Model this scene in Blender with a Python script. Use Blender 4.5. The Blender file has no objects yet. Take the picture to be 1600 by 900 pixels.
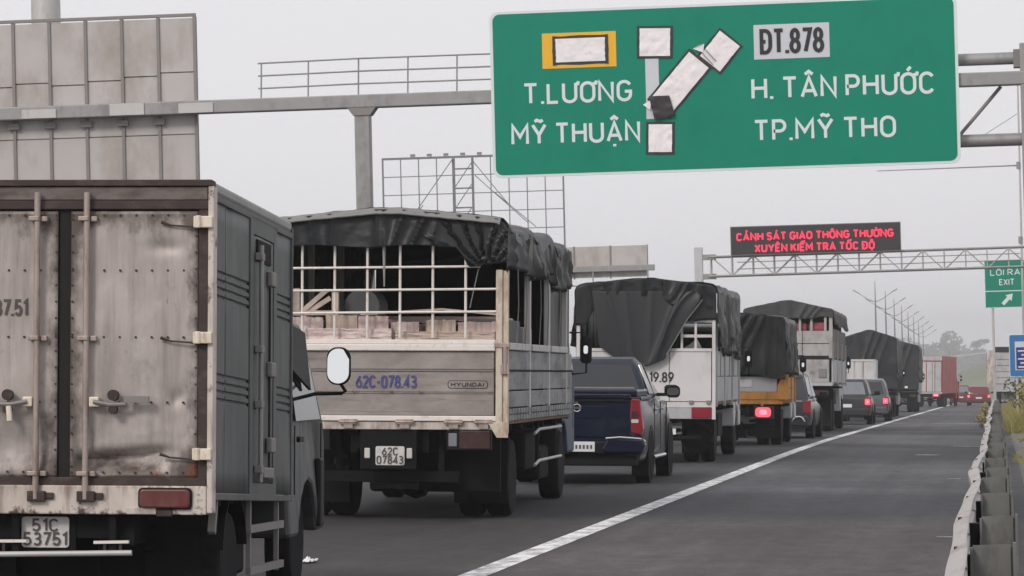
import bpy, math, random
from mathutils import Vector, Matrix, noise
sc = bpy.context.scene
col = sc.collection
PI = math.pi
rnd = random.Random(7)

# ------------------------------------------------------------------ camera
FPX, CX, CY = 5400.0, 800.0, 450.0            # focal length and centre for a 1600 px wide frame
VX, VY, ROLL = 1556.0, 582.0, math.radians(1.6)  # where the road direction vanishes, and the camera's tilt
CAM_H = 1.59
d = Vector((VX - CX, -(VY - CY), -FPX)).normalized()
u = Vector((-math.sin(ROLL), math.cos(ROLL), 0)); u = (u - d * u.dot(d)).normalized()
xx = d.cross(u)
cd = bpy.data.cameras.new('camera')
cam = bpy.data.objects.new('camera', cd); col.objects.link(cam)
rot = Matrix((xx, d, u))
cam.matrix_world = Matrix.Translation((0, 0, CAM_H)) @ rot.to_4x4()
cd.sensor_width = 36.0
cd.lens = FPX / 1600.0 * 36.0
cd.clip_start = 0.3; cd.clip_end = 12000
sc.camera = cam

# ------------------------------------------------------------------ sky and sun
SUN_EL, SUN_AZ = math.radians(34), math.radians(205)   # low soft sun behind the camera, to its left
w = bpy.data.worlds.new('World'); sc.world = w; w.use_nodes = True
nt = w.node_tree; nt.nodes.clear()
sky = nt.nodes.new('ShaderNodeTexSky'); sky.sky_type = 'NISHITA'; sky.sun_disc = False
sky.sun_elevation = SUN_EL; sky.sun_rotation = SUN_AZ; sky.dust_density = 6; sky.air_density = 1.5
cloud = nt.nodes.new('ShaderNodeMix'); cloud.data_type = 'RGBA'
cloud.inputs[0].default_value = 0.95                    # closed, even cloud deck over the clear sky
cloud.inputs[7].default_value = (8.85, 8.72, 9.02, 1)
nt.links.new(sky.outputs[0], cloud.inputs[6])
bg = nt.nodes.new('ShaderNodeBackground'); bg.inputs[1].default_value = 0.1
out = nt.nodes.new('ShaderNodeOutputWorld')
nt.links.new(cloud.outputs[2], bg.inputs[0]); nt.links.new(bg.outputs[0], out.inputs[0])
sl = bpy.data.lights.new('sun', 'SUN'); sl.energy = 1.5; sl.angle = math.radians(14); sl.color = (1.0, 0.92, 0.87)
so = bpy.data.objects.new('sun', sl); col.objects.link(so)
sdir = Vector((math.sin(SUN_AZ) * math.cos(SUN_EL), math.cos(SUN_AZ) * math.cos(SUN_EL), math.sin(SUN_EL)))
so.rotation_euler = (-sdir).to_track_quat('-Z', 'Y').to_euler()
so.location = (0, 0, 60)
sc.view_settings.view_transform = 'Standard'; sc.view_settings.look = 'None'
sc.view_settings.exposure = 0.0; sc.view_settings.gamma = 1.0
sc.cycles.max_bounces = 6; sc.cycles.diffuse_bounces = 3; sc.cycles.glossy_bounces = 3; sc.cycles.volume_bounces = 0

# ------------------------------------------------------------------ helpers
def S(r, g, b):
    f = lambda c: c / 12.92 / 255 if c <= 10.3 else ((c / 255 + .055) / 1.055) ** 2.4
    return (f(r), f(g), f(b))
MATS = {}
def mat(name, c, rough=.6, metal=0.0, var=.12, scale=4.0, dirt=None, damt=.45, dscale=(3, 3, 1), bump=0.0, bscale=60.0,
        emit=None, estr=1.0, spec=.5, coat=0.0, trans=0.0):
    m = bpy.data.materials.new(name); m.use_nodes = True
    n = m.node_tree.nodes; L = m.node_tree.links; b = n['Principled BSDF']
    b.inputs['Roughness'].default_value = rough; b.inputs['Metallic'].default_value = metal
    b.inputs['Specular IOR Level'].default_value = spec
    if coat: b.inputs['Coat Weight'].default_value = coat
    tc = n.new('ShaderNodeTexCoord')
    def mixc(f, a, bb):
        x = n.new('ShaderNodeMix'); x.data_type = 'RGBA'
        for i, v in ((0, f), (6, a), (7, bb)):
            if hasattr(v, 'links'): L.new(v, x.inputs[i])
            else: x.inputs[i].default_value = v if i == 0 else (*v[:3], 1)
        return x.outputs[2]
    n1 = n.new('ShaderNodeTexNoise'); n1.inputs['Scale'].default_value = scale; n1.inputs['Detail'].default_value = 6
    n1.inputs['Roughness'].default_value = .65
    L.new(tc.outputs['Object'], n1.inputs['Vector'])
    lo = tuple(x * (1 - var * 1.6) for x in c); hi = tuple(min(1, x * (1 + var * 1.6)) for x in c)
    outc = mixc(n1.outputs['Fac'], lo, hi)
    if dirt:
        mp = n.new('ShaderNodeMapping'); mp.inputs['Scale'].default_value = dscale
        L.new(tc.outputs['Object'], mp.inputs['Vector'])
        n2 = n.new('ShaderNodeTexNoise'); n2.inputs['Scale'].default_value = 1.0; n2.inputs['Detail'].default_value = 8
        n2.inputs['Roughness'].default_value = .7
        L.new(mp.outputs[0], n2.inputs['Vector'])
        rp = n.new('ShaderNodeMapRange'); rp.inputs[1].default_value = .62 - damt * .35; rp.inputs[2].default_value = .82 - damt * .25
        rp.inputs[4].default_value = min(1, .35 + damt)
        L.new(n2.outputs['Fac'], rp.inputs[0])
        outc = mixc(rp.outputs[0], outc, dirt)
        rr = n.new('ShaderNodeMapRange'); rr.inputs[3].default_value = rough; rr.inputs[4].default_value = min(1, rough + .3)
        L.new(rp.outputs[0], rr.inputs[0]); L.new(rr.outputs[0], b.inputs['Roughness'])
    L.new(outc, b.inputs['Base Color'])
    if bump:
        n3 = n.new('ShaderNodeTexNoise'); n3.inputs['Scale'].default_value = bscale; n3.inputs['Detail'].default_value = 4
        L.new(tc.outputs['Object'], n3.inputs['Vector'])
        bp = n.new('ShaderNodeBump'); bp.inputs['Strength'].default_value = bump; bp.inputs['Distance'].default_value = .02
        L.new(n3.outputs['Fac'], bp.inputs['Height']); L.new(bp.outputs[0], b.inputs['Normal'])
    if emit:
        b.inputs['Emission Color'].default_value = (*emit, 1); b.inputs['Emission Strength'].default_value = estr
    MATS[name] = m
    return m

class MB:
    def __init__(s): s.v = []; s.f = []
    def add(s, v, f):
        k = len(s.v); s.v += [tuple(p) for p in v]; s.f += [tuple(i + k for i in q) for q in f]; return s
    def box(s, x0, x1, y0, y1, z0, z1):
        return s.add([(x0,y0,z0),(x1,y0,z0),(x1,y1,z0),(x0,y1,z0),(x0,y0,z1),(x1,y0,z1),(x1,y1,z1),(x0,y1,z1)],
                     [(3,2,1,0),(4,5,6,7),(0,1,5,4),(1,2,6,5),(2,3,7,6),(3,0,4,7)])
    def bar(s, p, q, w, h=None, up=(0, 0, 1)):
        h = h or w; p = Vector(p); q = Vector(q); t = (q - p).normalized(); up = Vector(up)
        if abs(t.dot(up)) > .95: up = Vector((0, 1, 0)) if abs(t.y) < .9 else Vector((1, 0, 0))
        a = t.cross(up).normalized(); b = a.cross(t)
        vs = []
        for c in (p, q):
            for i, j in ((-1,-1),(1,-1),(1,1),(-1,1)): vs.append(c + a * (i * w / 2) + b * (j * h / 2))
        return s.add(vs, [(0,1,2,3),(7,6,5,4),(0,4,5,1),(1,5,6,2),(2,6,7,3),(3,7,4,0)])
    def tube(s, pts, r, n=8):
        pts = [Vector(p) for p in pts]; k = len(pts); vs = []; fs = []
        rr = r if isinstance(r, (list, tuple)) else [r] * k
        for i, p in enumerate(pts):
            t = (pts[min(i + 1, k - 1)] - pts[max(i - 1, 0)]).normalized()
            up = Vector((0, 0, 1)) if abs(t.z) < .9 else Vector((0, 1, 0))
            a = t.cross(up).normalized(); b = t.cross(a)
            for j in range(n):
                g = 2 * PI * j / n; vs.append(p + a * math.cos(g) * rr[i] + b * math.sin(g) * rr[i])
        for i in range(k - 1):
            for j in range(n):
                fs.append((i*n+j, i*n+(j+1) % n, (i+1)*n+(j+1) % n, (i+1)*n+j))
        fs.append(tuple(range(n-1, -1, -1))); fs.append(tuple((k-1)*n + j for j in range(n)))
        return s.add(vs, fs)
    def cyl(s, c, ax, r, h, n=16, r2=None):
        c = Vector(c); a = {'x': Vector((1,0,0)), 'y': Vector((0,1,0)), 'z': Vector((0,0,1))}[ax]
        return s.tube([c - a*h/2, c + a*h/2], [r, r if r2 is None else r2], n)
    def prism(s, poly, ax, a0, a1):
        n = len(poly); vs = []
        for a in (a0, a1):
            for (p, q) in poly:
                vs.append({'x': (a, p, q), 'y': (p, a, q), 'z': (p, q, a)}[ax])
        fs = [tuple(range(n))[::-1], tuple(range(n, 2*n))] + [(i, (i+1) % n, n+(i+1) % n, n+i) for i in range(n)]
        return s.add(vs, fs)
    def grid(s, nu, nv, fn):
        vs = [fn(i / nu, j / nv) for j in range(nv + 1) for i in range(nu + 1)]
        fs = [(j*(nu+1)+i, j*(nu+1)+i+1, (j+1)*(nu+1)+i+1, (j+1)*(nu+1)+i) for j in range(nv) for i in range(nu)]
        return s.add(vs, fs)
    def loft(s, rings, cap=True):
        n = len(rings[0]); vs = [p for r in rings for p in r]; fs = []
        for i in range(len(rings) - 1):
            for j in range(n): fs.append((i*n+j, i*n+(j+1) % n, (i+1)*n+(j+1) % n, (i+1)*n+j))
        if cap: fs.append(tuple(range(n))[::-1]); fs.append(tuple((len(rings)-1)*n + j for j in range(n)))
        return s.add(vs, fs)
    def lathe_x(s, c, prof, n=28):   # prof: (dx, r) round an axis along x
        c = Vector(c); rings = []
        for dx, r in prof:
            rings.append([(c.x + dx, c.y + r*math.cos(2*PI*j/n), c.z + r*math.sin(2*PI*j/n)) for j in range(n)])
        return s.loft(rings)
    def tf(s, fn): s.v = [tuple(fn(*p)) for p in s.v]; return s
    def build(s, name, m, parent=None, bev=0.0, smooth=False, solid=0.0, seg=2, sub=0):
        me = bpy.data.meshes.new(name); me.from_pydata(s.v, [], s.f); me.validate(); me.update()
        import bmesh
        bm = bmesh.new(); bm.from_mesh(me); bmesh.ops.recalc_face_normals(bm, faces=bm.faces[:]); bm.to_mesh(me); bm.free()
        me.materials.append(MATS[m])
        o = bpy.data.objects.new(name, me); col.objects.link(o)
        if parent is not None: o.parent = parent
        if smooth or sub:
            for p in me.polygons: p.use_smooth = True
            if not sub: me.set_sharp_from_angle(angle=math.radians(40))
        if solid:
            k = o.modifiers.new('solid', 'SOLIDIFY'); k.thickness = solid; k.offset = 0
        if bev:
            k = o.modifiers.new('bevel', 'BEVEL'); k.width = bev; k.segments = seg; k.limit_method = 'ANGLE'; k.angle_limit = math.radians(35)
        if sub:
            k = o.modifiers.new('sub', 'SUBSURF'); k.levels = sub; k.render_levels = sub
        return o
def tag(o, label=None, cat=None, group=None, kind=None):
    for k, v in (('label', label), ('category', cat), ('group', group), ('kind', kind)):
        if v: o[k] = v
    return o
CF = .028
def drop(y):
    t = y - 60
    return 0 if t <= 0 else (.0055*t*t/60 if t < 30 else .0055*(t-15))
def road_z(x, y): return -CF * min(max(x, -13), 1.0) - drop(y)
def thing(name, label, cat, x, y, yaw=0, group=None, lean=None, z=None):
    o = bpy.data.objects.new(name, None); col.objects.link(o)
    o.empty_display_size = .3
    o.location = (x, y, road_z(x, y) if z is None else z)
    pitch = (road_z(x, y + 3) - road_z(x, y)) / 3 if z is None else 0
    o.rotation_euler = (math.atan(pitch), math.atan(CF) if lean is None else lean, math.radians(yaw))
    return tag(o, label, cat, group)
# a plain engineering stroke alphabet, so that every accent and crossbar is a clean stroke
def _arc(cx, cz, rx, rz, a0, a1, n=8): return [(cx + rx*math.cos(math.radians(a0 + (a1-a0)*i/n)), cz + rz*math.sin(math.radians(a0 + (a1-a0)*i/n))) for i in range(n+1)]
def _glyphs():
    g = {}
    bowl = lambda w, z0, z1: [(0, z1), (w - .2, z1)] + _arc(w - .22, (z0+z1)/2, .22, (z1-z0)/2, 90, -90)[1:] + [(0, z0)]
    oval = lambda w: _arc(w/2, .7, w/2, .3, 0, 180, 10) + _arc(w/2, .3, w/2, .3, 180, 360, 10) + [(w, .7)]
    g['A'] = (.62, [[(0, 0), (.31, 1), (.62, 0)], [(.12, .3), (.50, .3)]])
    g['C'] = (.54, [_arc(.27, .7, .27, .3, 25, 180, 8) + _arc(.27, .3, .27, .3, 180, 335, 8)])
    g['D'] = (.56, [[(0, 0), (0, 1), (.24, 1)] + _arc(.24, .68, .32, .32, 90, 0, 6)[1:] + _arc(.24, .32, .32, .32, 0, -90, 6) + [(0, 0)]])
    g['E'] = (.46, [[(.46, 1), (0, 1), (0, 0), (.46, 0)], [(0, .52), (.40, .52)]])
    g['G'] = (.56, [_arc(.28, .7, .28, .3, 25, 180, 8) + _arc(.28, .3, .28, .3, 180, 360, 8) + [(.56, .46), (.30, .46)]])
    g['H'] = (.56, [[(0, 0), (0, 1)], [(.56, 0), (.56, 1)], [(0, .52), (.56, .52)]])
    g['I'] = (.0, [[(0, 0), (0, 1)]])
    g['K'] = (.54, [[(0, 0), (0, 1)], [(.52, 1), (.02, .42)], [(.20, .62), (.54, 0)]])
    g['L'] = (.44, [[(0, 1), (0, 0), (.44, 0)]])
    g['M'] = (.70, [[(0, 0), (0, 1), (.35, .38), (.70, 1), (.70, 0)]])
    g['N'] = (.58, [[(0, 0), (0, 1), (.58, 0), (.58, 1)]])
    g['O'] = (.56, [oval(.56)])
    g['P'] = (.50, [[(0, 0)] + bowl(.50, .45, 1)])
    g['R'] = (.52, [[(0, 0)] + bowl(.50, .48, 1), [(.24, .48), (.52, 0)]])
    g['S'] = (.50, [_arc(.25, .75, .25, .25, 20, 250, 9) + _arc(.25, .26, .25, .26, 70, -160, 9)])
    g['T'] = (.56, [[(0, 1), (.56, 1)], [(.28, 1), (.28, 0)]])
    g['U'] = (.56, [[(0, 1), (0, .28)] + _arc(.28, .28, .28, .28, 180, 360, 8)[1:] + [(.56, 1)]])
    g['X'] = (.56, [[(0, 0), (.56, 1)], [(0, 1), (.56, 0)]])
    g['Y'] = (.60, [[(0, 1), (.30, .45), (.60, 1)], [(.30, .45), (.30, 0)]])
    g['0'] = (.50, [oval(.50)])
    g['1'] = (.22, [[(0, .8), (.22, 1), (.22, 0)]])
    g['2'] = (.48, [_arc(.24, .74, .24, .26, 165, -30, 8) + [(.0, 0), (.48, 0)]])
    g['3'] = (.48, [_arc(.24, .76, .22, .24, 150, -90, 8) + _arc(.24, .26, .25, .26, 90, -150, 8)[1:]])
    g['4'] = (.52, [[(.40, 0), (.40, 1), (0, .28), (.54, .28)]])
    g['5'] = (.48, [[(.44, 1), (.06, 1), (.03, .52)] + _arc(.23, .31, .25, .30, 120, -150, 8)])
    g['6'] = (.50, [[(.38, 1), (.06, .48)] + _arc(.25, .30, .25, .30, 150, -210, 12)])
    g['7'] = (.48, [[(0, 1), (.48, 1), (.16, 0)]])
    g['8'] = (.50, [_arc(.25, .76, .21, .24, -90, 270, 12), _arc(.25, .26, .25, .26, 90, 450, 12)])
    g['9'] = (.50, [[(.12, 0), (.44, .52)] + _arc(.25, .70, .25, .30, -30, 330, 12)])
    g['.'] = (.0, [[(0, -.06), (0, .08)]]); g['-'] = (.28, [[(0, .45), (.28, .45)]]); g[' '] = (.0, [])
    return g
GLYPH = _glyphs()
import unicodedata
def stroke_text(body, wt):
    out = []; x = 0.0; gap = .16 + wt*.6
    for ch in body:
        base = 'D' if ch == 'Đ' else unicodedata.normalize('NFD', ch)[0]
        marks = [] if ch == 'Đ' else list(unicodedata.normalize('NFD', ch)[1:])
        w_, st = GLYPH[base]
        for s_ in st: out.append([(x + a, b) for a, b in s_])
        if ch == 'Đ': out.append([(x - .12, .5), (x + .26, .5)])
        c = x + w_/2; top = 1.16; hat = '\u0302' in marks
        for m_ in marks:
            if m_ == '\u0302': out.append([(c - .17, top), (c, top + .15), (c + .17, top)])
            elif m_ == '\u0303': out.append([(c - .20, top + .02), (c - .10, top + .10), (c + .08, top + .02), (c + .19, top + .10)])
            elif m_ == '\u0301': out.append([(c + (.16 if hat else -.04), top + (.08 if hat else 0)), (c + (.30 if hat else .12), top + (.28 if hat else .2))])
            elif m_ == '\u0300': out.append([(c + (.30 if hat else .04), top + (.04 if hat else 0)), (c + (.16 if hat else -.12), top + (.26 if hat else .2))])
            elif m_ == '\u0309': dx = .20 if hat else 0; out.append([(c + dx - .07, top + .20), (c + dx + .06, top + .20), (c + dx + .05, top + .10), (c + dx, top + .04)])
            elif m_ == '\u0323': out.append([(c, -.30), (c, -.17)])
            elif m_ == '\u031b': out.append([(x + w_ - .04, .93), (x + w_ + .10, .96), (x + w_ + .13, 1.10)])
        x += w_ + gap
    return out, x - gap
def ribbon(pts, hw):
    n = len(pts); L_, R_ = [], []
    closed = math.hypot(pts[0][0]-pts[-1][0], pts[0][1]-pts[-1][1]) < 1e-6
    for i, p in enumerate(pts):
        a = pts[i-1] if i else (pts[-2] if closed else None); b = pts[i+1] if i < n-1 else (pts[1] if closed else None)
        def un(u_, v_):
            dx, dz = v_[0]-u_[0], v_[1]-u_[1]; l = math.hypot(dx, dz) or 1e-9; return (-dz/l, dx/l)
        if a is None: nx, nz = un(p, b); k = 1
        elif b is None: nx, nz = un(a, p); k = 1
        else:
            n1, n2 = un(a, p), un(p, b); nx, nz = n1[0]+n2[0], n1[1]+n2[1]; l = math.hypot(nx, nz) or 1e-9; nx, nz = nx/l, nz/l
            k = min(2.2, 1/max(.2, nx*n1[0] + nz*n1[1]))
        L_.append((p[0] + nx*hw*k, p[1] + nz*hw*k)); R_.append((p[0] - nx*hw*k, p[1] - nz*hw*k))
    return L_, R_
def text(name, body, cap, m, parent, x, y, z, sx=1.0, bold=0.0, align='LEFT', depth=.004, box_w=None, wt=None):
    wt = wt or (.158 + bold*1.2)
    strokes, W = stroke_text(body, wt); k = (box_w / W) if box_w else cap*sx
    mb = MB()
    for i, s_ in enumerate(strokes):
        pts = [(a*k, b*cap) for a, b in s_]
        Lr, Rr = ribbon(pts, wt*cap/2); n = len(pts); yf = y - depth/2 - .0005*(i % 7)
        vs = [(x + a, yf, z + b) for a, b in Lr] + [(x + a, yf, z + b) for a, b in Rr] + [(x + a, y + depth/2, z + b) for a, b in Lr] + [(x + a, y + depth/2, z + b) for a, b in Rr]
        fs_ = []
        for j in range(n - 1):
            fs_ += [(j, j+1, n+j+1, n+j), (2*n+j, 2*n+j+1, j+1, j), (n+j, n+j+1, 3*n+j+1, 3*n+j)]
        fs_ += [(0, n, 3*n, 2*n), (n-1, 3*n-1, 4*n-1, 2*n-1)]
        mb.add(vs, fs_)
    return mb.build(name, m, parent)
def fbm(x, y, z=0.0, o=4): return noise.fractal(Vector((x, y, z)), 1.0, 2.0, o)

# ------------------------------------------------------------------ materials
mat('galv', S(150,150,150), .55, .35, .14, 3, S(96,92,88), .25, (2,2,1))
mat('galv_light', S(190,188,186), .5, .2, .10, 3, S(130,124,118), .3, (3,3,1))
mat('rail_steel', S(172,166,163), .5, .2, .07, 5, S(140,128,120), .3, (6,1,6))
mat('post_steel', S(110,111,108), .62, .2, .14, 4, S(78,76,70), .4, (6,6,2.5))
mat('alu_door', S(178,169,164), .5, .15, .08, 1.3, S(104,97,93), .46, (2.6,2.6,.9))
mat('alu_side_shaded', S(89,95,97), .55, .15, .10, 1.5, S(66,69,69), .42, (1.2,1.8,.8))
mat('rust_frame', S(60,48,45), .7, .1, .3, 6, S(112,100,94), .34, (5,9,9))
mat('worn_white', S(200,190,181), .55, 0, .10, 4, S(104,84,72), .52, (6,6,2.2), bump=.05)
mat('cream', S(204,193,174), .5, 0, .08, 8, S(132,92,62), .42, (9,9,3))
mat('hinge_cream', S(225,215,196), .45, .1, .07, 12, S(140,110,84), .3, (20,20,8))
mat('rod', S(170,156,148), .45, .3, .10, 9, S(96,74,64), .42, (14,14,3))
mat('dark_gap', S(26,22,22), .85, 0, .2, 8)
mat('black_frame', S(16,16,18), .75, 0, .3, 5, S(34,32,30), .35, (4,4,4), spec=.2)
mat('black_plastic', S(16,16,18), .55, 0, .15, 5, spec=.25)
mat('rubber', S(20,20,23), .88, 0, .2, 9, S(36,34,33), .25, (5,5,5), spec=.2)
mat('mudflap', S(18,18,21), .8, 0, .2, 5, S(32,31,30), .3, (4,4,2), spec=.2)
mat('rim', S(66,66,68), .55, .4, .2, 9, S(50,46,42), .5, (9,9,9))
mat('tarp', S(30,33,35), .42, 0, .10, 1.0, S(44,47,48), .2, (.8,.8,.8), bump=.10, bscale=9, spec=.35)
mat('tarp_slate', S(38,40,43), .44, 0, .10, 1.0, S(52,53,55), .2, (.7,.7,.7), bump=.10, bscale=9, spec=.35)
mat('tarp_dust', S(66,67,68), .55, 0, .12, 1.0, S(86,86,84), .3, (.7,.7,.7), bump=.10, bscale=9, spec=.3)
mat('old_white', S(172,170,168), .55, 0, .10, 2.5, S(118,112,108), .45, (3,3,1.4))
mat('tarp_brown', S(92,84,78), .6, 0, .2, 1.5, S(70,66,64), .4, (1,1,1), bump=.2, bscale=6)
mat('tarp_hem', S(126,126,124), .6, 0, .16, 3, S(88,88,86), .3, (4,4,4))
mat('tailgate', S(152,146,142), .6, .05, .16, 2.2, S(98,88,84), .5, (1.6,1.6,4), bump=.08, bscale=18)
mat('sideboard', S(140,142,144), .6, .1, .14, 2, S(92,90,88), .5, (3,1.2,4), bump=.08, bscale=18)
mat('pipe_white', S(226,220,214), .45, .05, .07, 8, S(150,126,108), .22, (12,12,12))
mat('white_panel', S(206,204,204), .5, 0, .05, 2, S(156,150,144), .35, (2,2,1.2))
mat('grey_panel', S(176,176,178), .5, 0, .08, 2, S(128,124,120), .4, (2,2,1.2))
mat('orange', S(196,136,62), .55, 0, .12, 3, S(112,84,58), .45, (5,5,2))
mat('wood', S(150,120,96), .75, 0, .2, 3, S(92,70,56), .4, (1,9,9))
mat('pale_wood', S(204,190,176), .7, 0, .14, 4, S(150,130,116), .3, (2,8,8))
mat('pink_wrap', S(206,192,188), .5, 0, .14, 5, S(156,108,108), .4, (5,5,9), bump=.25, bscale=14)
mat('red_carton', S(194,174,170), .7, 0, .16, 5, S(160,110,108), .3, (4,4,12))
mat('carton', S(186,170,158), .8, 0, .12, 5, S(140,118,104), .35, (5,5,5))
mat('cargo_grey', S(84,86,88), .7, 0, .14, 4)
mat('red_goods', S(158,70,84), .6, 0, .2, 6)
mat('lens_red', S(98,40,38), .35, 0, .25, 6, S(104,78,68), .45, (9,9,5), coat=.3)
mat('lens_red_clean', S(134,28,42), .3, 0, .15, 6, coat=.5)
mat('lens_white', S(200,196,190), .25, 0, .1, 6, coat=.4)
mat('lens_dull', S(58,24,25), .35, 0, .15, 6, S(66,56,52), .4, (9,9,9))
mat('lamp_lit', S(255,60,70), .3, 0, 0, 4, emit=(1.0, .09, .13), estr=1.6)
mat('lamp_lit_hot', S(255,120,130), .3, 0, 0, 4, emit=(1.0, .22, .28), estr=1.5)
mat('plate', S(205,205,202), .5, 0, .06, 14, S(130,124,116), .35, (16,16,16))
mat('plate_clean', S(222,224,226), .4, 0, .04, 14)
mat('ink', S(42,40,42), .7, 0, .15, 20)
mat('ink_worn', S(84,76,74), .7, 0, .3, 14)
mat('blue_ink', S(70,72,128), .65, 0, .2, 14)
mat('mirror', S(235,238,238), .06, 1.0, 0, 4)
mat('navy', S(11,21,43), .3, .1, .08, 3, S(60,60,60), .2, (2,2,3), coat=.2, spec=.4)
mat('car_dark', S(52,52,56), .3, .3, .1, 3, S(90,88,86), .25, (2,2,2), coat=.4)
mat('car_grey', S(86,88,92), .32, .4, .1, 3, coat=.4)
mat('car_red', S(100,22,30), .32, .1, .1, 3, coat=.4)
mat('red_paint', S(160,16,28), .42, 0, .1, 2, S(120,40,44), .3, (1,1,1))
mat('cab_silver', S(74,77,79), .42, .35, .1, 3, S(90,88,84), .4, (3,3,1.5))
mat('cab_white', S(190,192,194), .42, .05, .06, 3, S(140,136,130), .3, (3,3,1.5))
mat('cab_blue', S(70,84,104), .42, .1, .1, 3)
mat('glass', S(30,34,38), .06, 0, .1, 3, spec=.8)
mat('glass_pale', S(120,126,132), .08, .2, .1, 3, spec=.8)  # pale sky reflection put into the glass colour
mat('chrome', S(205,205,205), .18, .9, .05, 6)
mat('sign_green', S(0,132,108), .5, 0, .05, 1.2, S(0,122,100), .3, (.8,.8,.6), spec=.2)
mat('sign_white', S(216,226,226), .5, 0, .04, 3)
mat('sign_plate_grey', S(202,206,214), .5, 0, .04, 3)
mat('sign_yellow', S(236,180,20), .5, 0, .06, 3)
mat('sign_blue', S(40,112,170), .5, 0, .05, 2)
mat('sign_blue_dark', S(40,46,120), .5, 0, .05, 2)
mat('paper', S(240,236,238), .6, 0, .05, 6, S(196,186,184), .3, (6,6,6), bump=.5, bscale=9)
mat('tape', S(38,38,42), .45, 0, .2, 9)
mat('panel_back', S(184,180,178), .6, .05, .07, 1.3, S(152,138,128), .45, (.9,.9,.5))
mat('rib_steel', S(132,128,126), .6, .2, .12, 3)
mat('led_black', S(50,48,50), .7, 0, .12, 3)
mat('led_red', S(220,40,70), .5, 0, 0, 3, emit=(1.0, .035, .10), estr=.95)
mat('line_white', S(232,232,232), .6, 0, .06, 2, S(104,102,102), .58, (5,2.2,1))
mat('lamp_grey', S(120,122,126), .6, .2, .1, 3)
mat('concrete', S(112,110,106), .85, 0, .14, 2.5, S(92,88,82), .4, (3,1,2), bump=.2, bscale=40)
mat('bark', S(84,74,62), .9, 0, .2, 6)
mat('leaf', S(64,82,48), .7, 0, .35, .4)
mat('leaf_far', S(70,84,62), .75, 0, .25, .08)
mat('grass_dry', S(150,140,84), .8, 0, .3, 1.2, S(98,108,56), .5, (1.2,1.2,1.2))
mat('grass_green', S(88,98,54), .8, 0, .3, 1.2)
mat('ground', S(96,98,72), .95, 0, .25, .05, S(120,110,84), .4, (.02,.02,.02))
mat('grass_bank', S(118,122,108), .95, 0, .2, .12, S(138,136,112), .4, (.1,.1,.1))  # distance haze put into the greyer base colour
mat('worn_grey', S(112,102,98), .6, .1, .2, 5, S(66,54,50), .5, (4,6,9))
mat('paper_scrap', S(235,235,235), .6, 0, .04, 6)

def worn(name, base, layers, rough=.5, metal=.1, spec=.4):
    """base colour, then stain layers: (colour, noise scale xyz, lo, hi, strength, edge box or None)"""
    m = bpy.data.materials.new(name); m.use_nodes = True; n = m.node_tree.nodes; L = m.node_tree.links; b = n['Principled BSDF']
    b.inputs['Roughness'].default_value = rough; b.inputs['Metallic'].default_value = metal; b.inputs['Specular IOR Level'].default_value = spec
    tc = n.new('ShaderNodeTexCoord'); sx = n.new('ShaderNodeSeparateXYZ'); L.new(tc.outputs['Object'], sx.inputs[0])
    def M(op, a, bb=None):
        q = n.new('ShaderNodeMath'); q.operation = op; q.use_clamp = False
        for i, v in enumerate((a, bb)):
            if v is None: continue
            if hasattr(v, 'links'): L.new(v, q.inputs[i])
            else: q.inputs[i].default_value = v
        return q.outputs[0]
    cur = n.new('ShaderNodeRGB'); cur.outputs[0].default_value = (*base, 1); cur = cur.outputs[0]
    for k, (c, scl, lo, hi, st, edge) in enumerate(layers):
        mp = n.new('ShaderNodeMapping'); mp.inputs['Scale'].default_value = scl; mp.inputs['Location'].default_value = (k*3.1, k*1.7, k*2.3)
        L.new(tc.outputs['Object'], mp.inputs['Vector'])
        t = n.new('ShaderNodeTexNoise'); t.inputs['Scale'].default_value = 1; t.inputs['Detail'].default_value = 9; t.inputs['Roughness'].default_value = .68
        L.new(mp.outputs[0], t.inputs['Vector']); v = t.outputs['Fac']
        if edge:      # stains gather along the rim of the panel: ax = axis, a0..a1 = rim lines, reach, weight
            for ax, a0, reach, wgt in edge:
                src = sx.outputs[ax]; src = M('ABSOLUTE', src) if ax == 0 else src
                dist = M('ABSOLUTE', M('SUBTRACT', src, a0))
                g = M('MAXIMUM', M('SUBTRACT', 1.0, M('DIVIDE', dist, reach)), 0.0)
                v = M('ADD', v, M('MULTIPLY', g, wgt))
        r = n.new('ShaderNodeMapRange'); r.inputs[1].default_value = lo; r.inputs[2].default_value = hi; r.inputs[4].default_value = st
        L.new(v, r.inputs[0])
        x = n.new('ShaderNodeMix'); x.data_type = 'RGBA'; L.new(r.outputs[0], x.inputs[0]); L.new(cur, x.inputs[6]); x.inputs[7].default_value = (*c, 1)
        cur = x.outputs[2]
    L.new(cur, b.inputs['Base Color']); MATS[name] = m
worn('alu_door', S(182,173,168), [
    (S(150,142,138), (1.2, 1.2, .8), .40, .66, .75, None),
    (S(120,112,107), (9, 9, .7), .46, .72, .7, None),                         # vertical dirty runs
    (S(212,205,200), (2.2, 2.2, 1.6), .58, .74, .5, None),                     # rubbed bright patches
    (S(84,74,68), (6, 6, 4), .60, .84, .9, ((0, .04, .14, .30), (0, .825, .12, .30), (2, .93, .20, .34), (2, 2.52, .14, .30))),
    (S(70,60,56), (26, 26, 1.2), .63, .74, .75, None),                          # thin scratches and drips
    (S(112,66,44), (16, 16, 7), .68, .78, .9, ((2, .93, .25, .14), (0, .825, .10, .13))),
], .5, .2)
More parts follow.
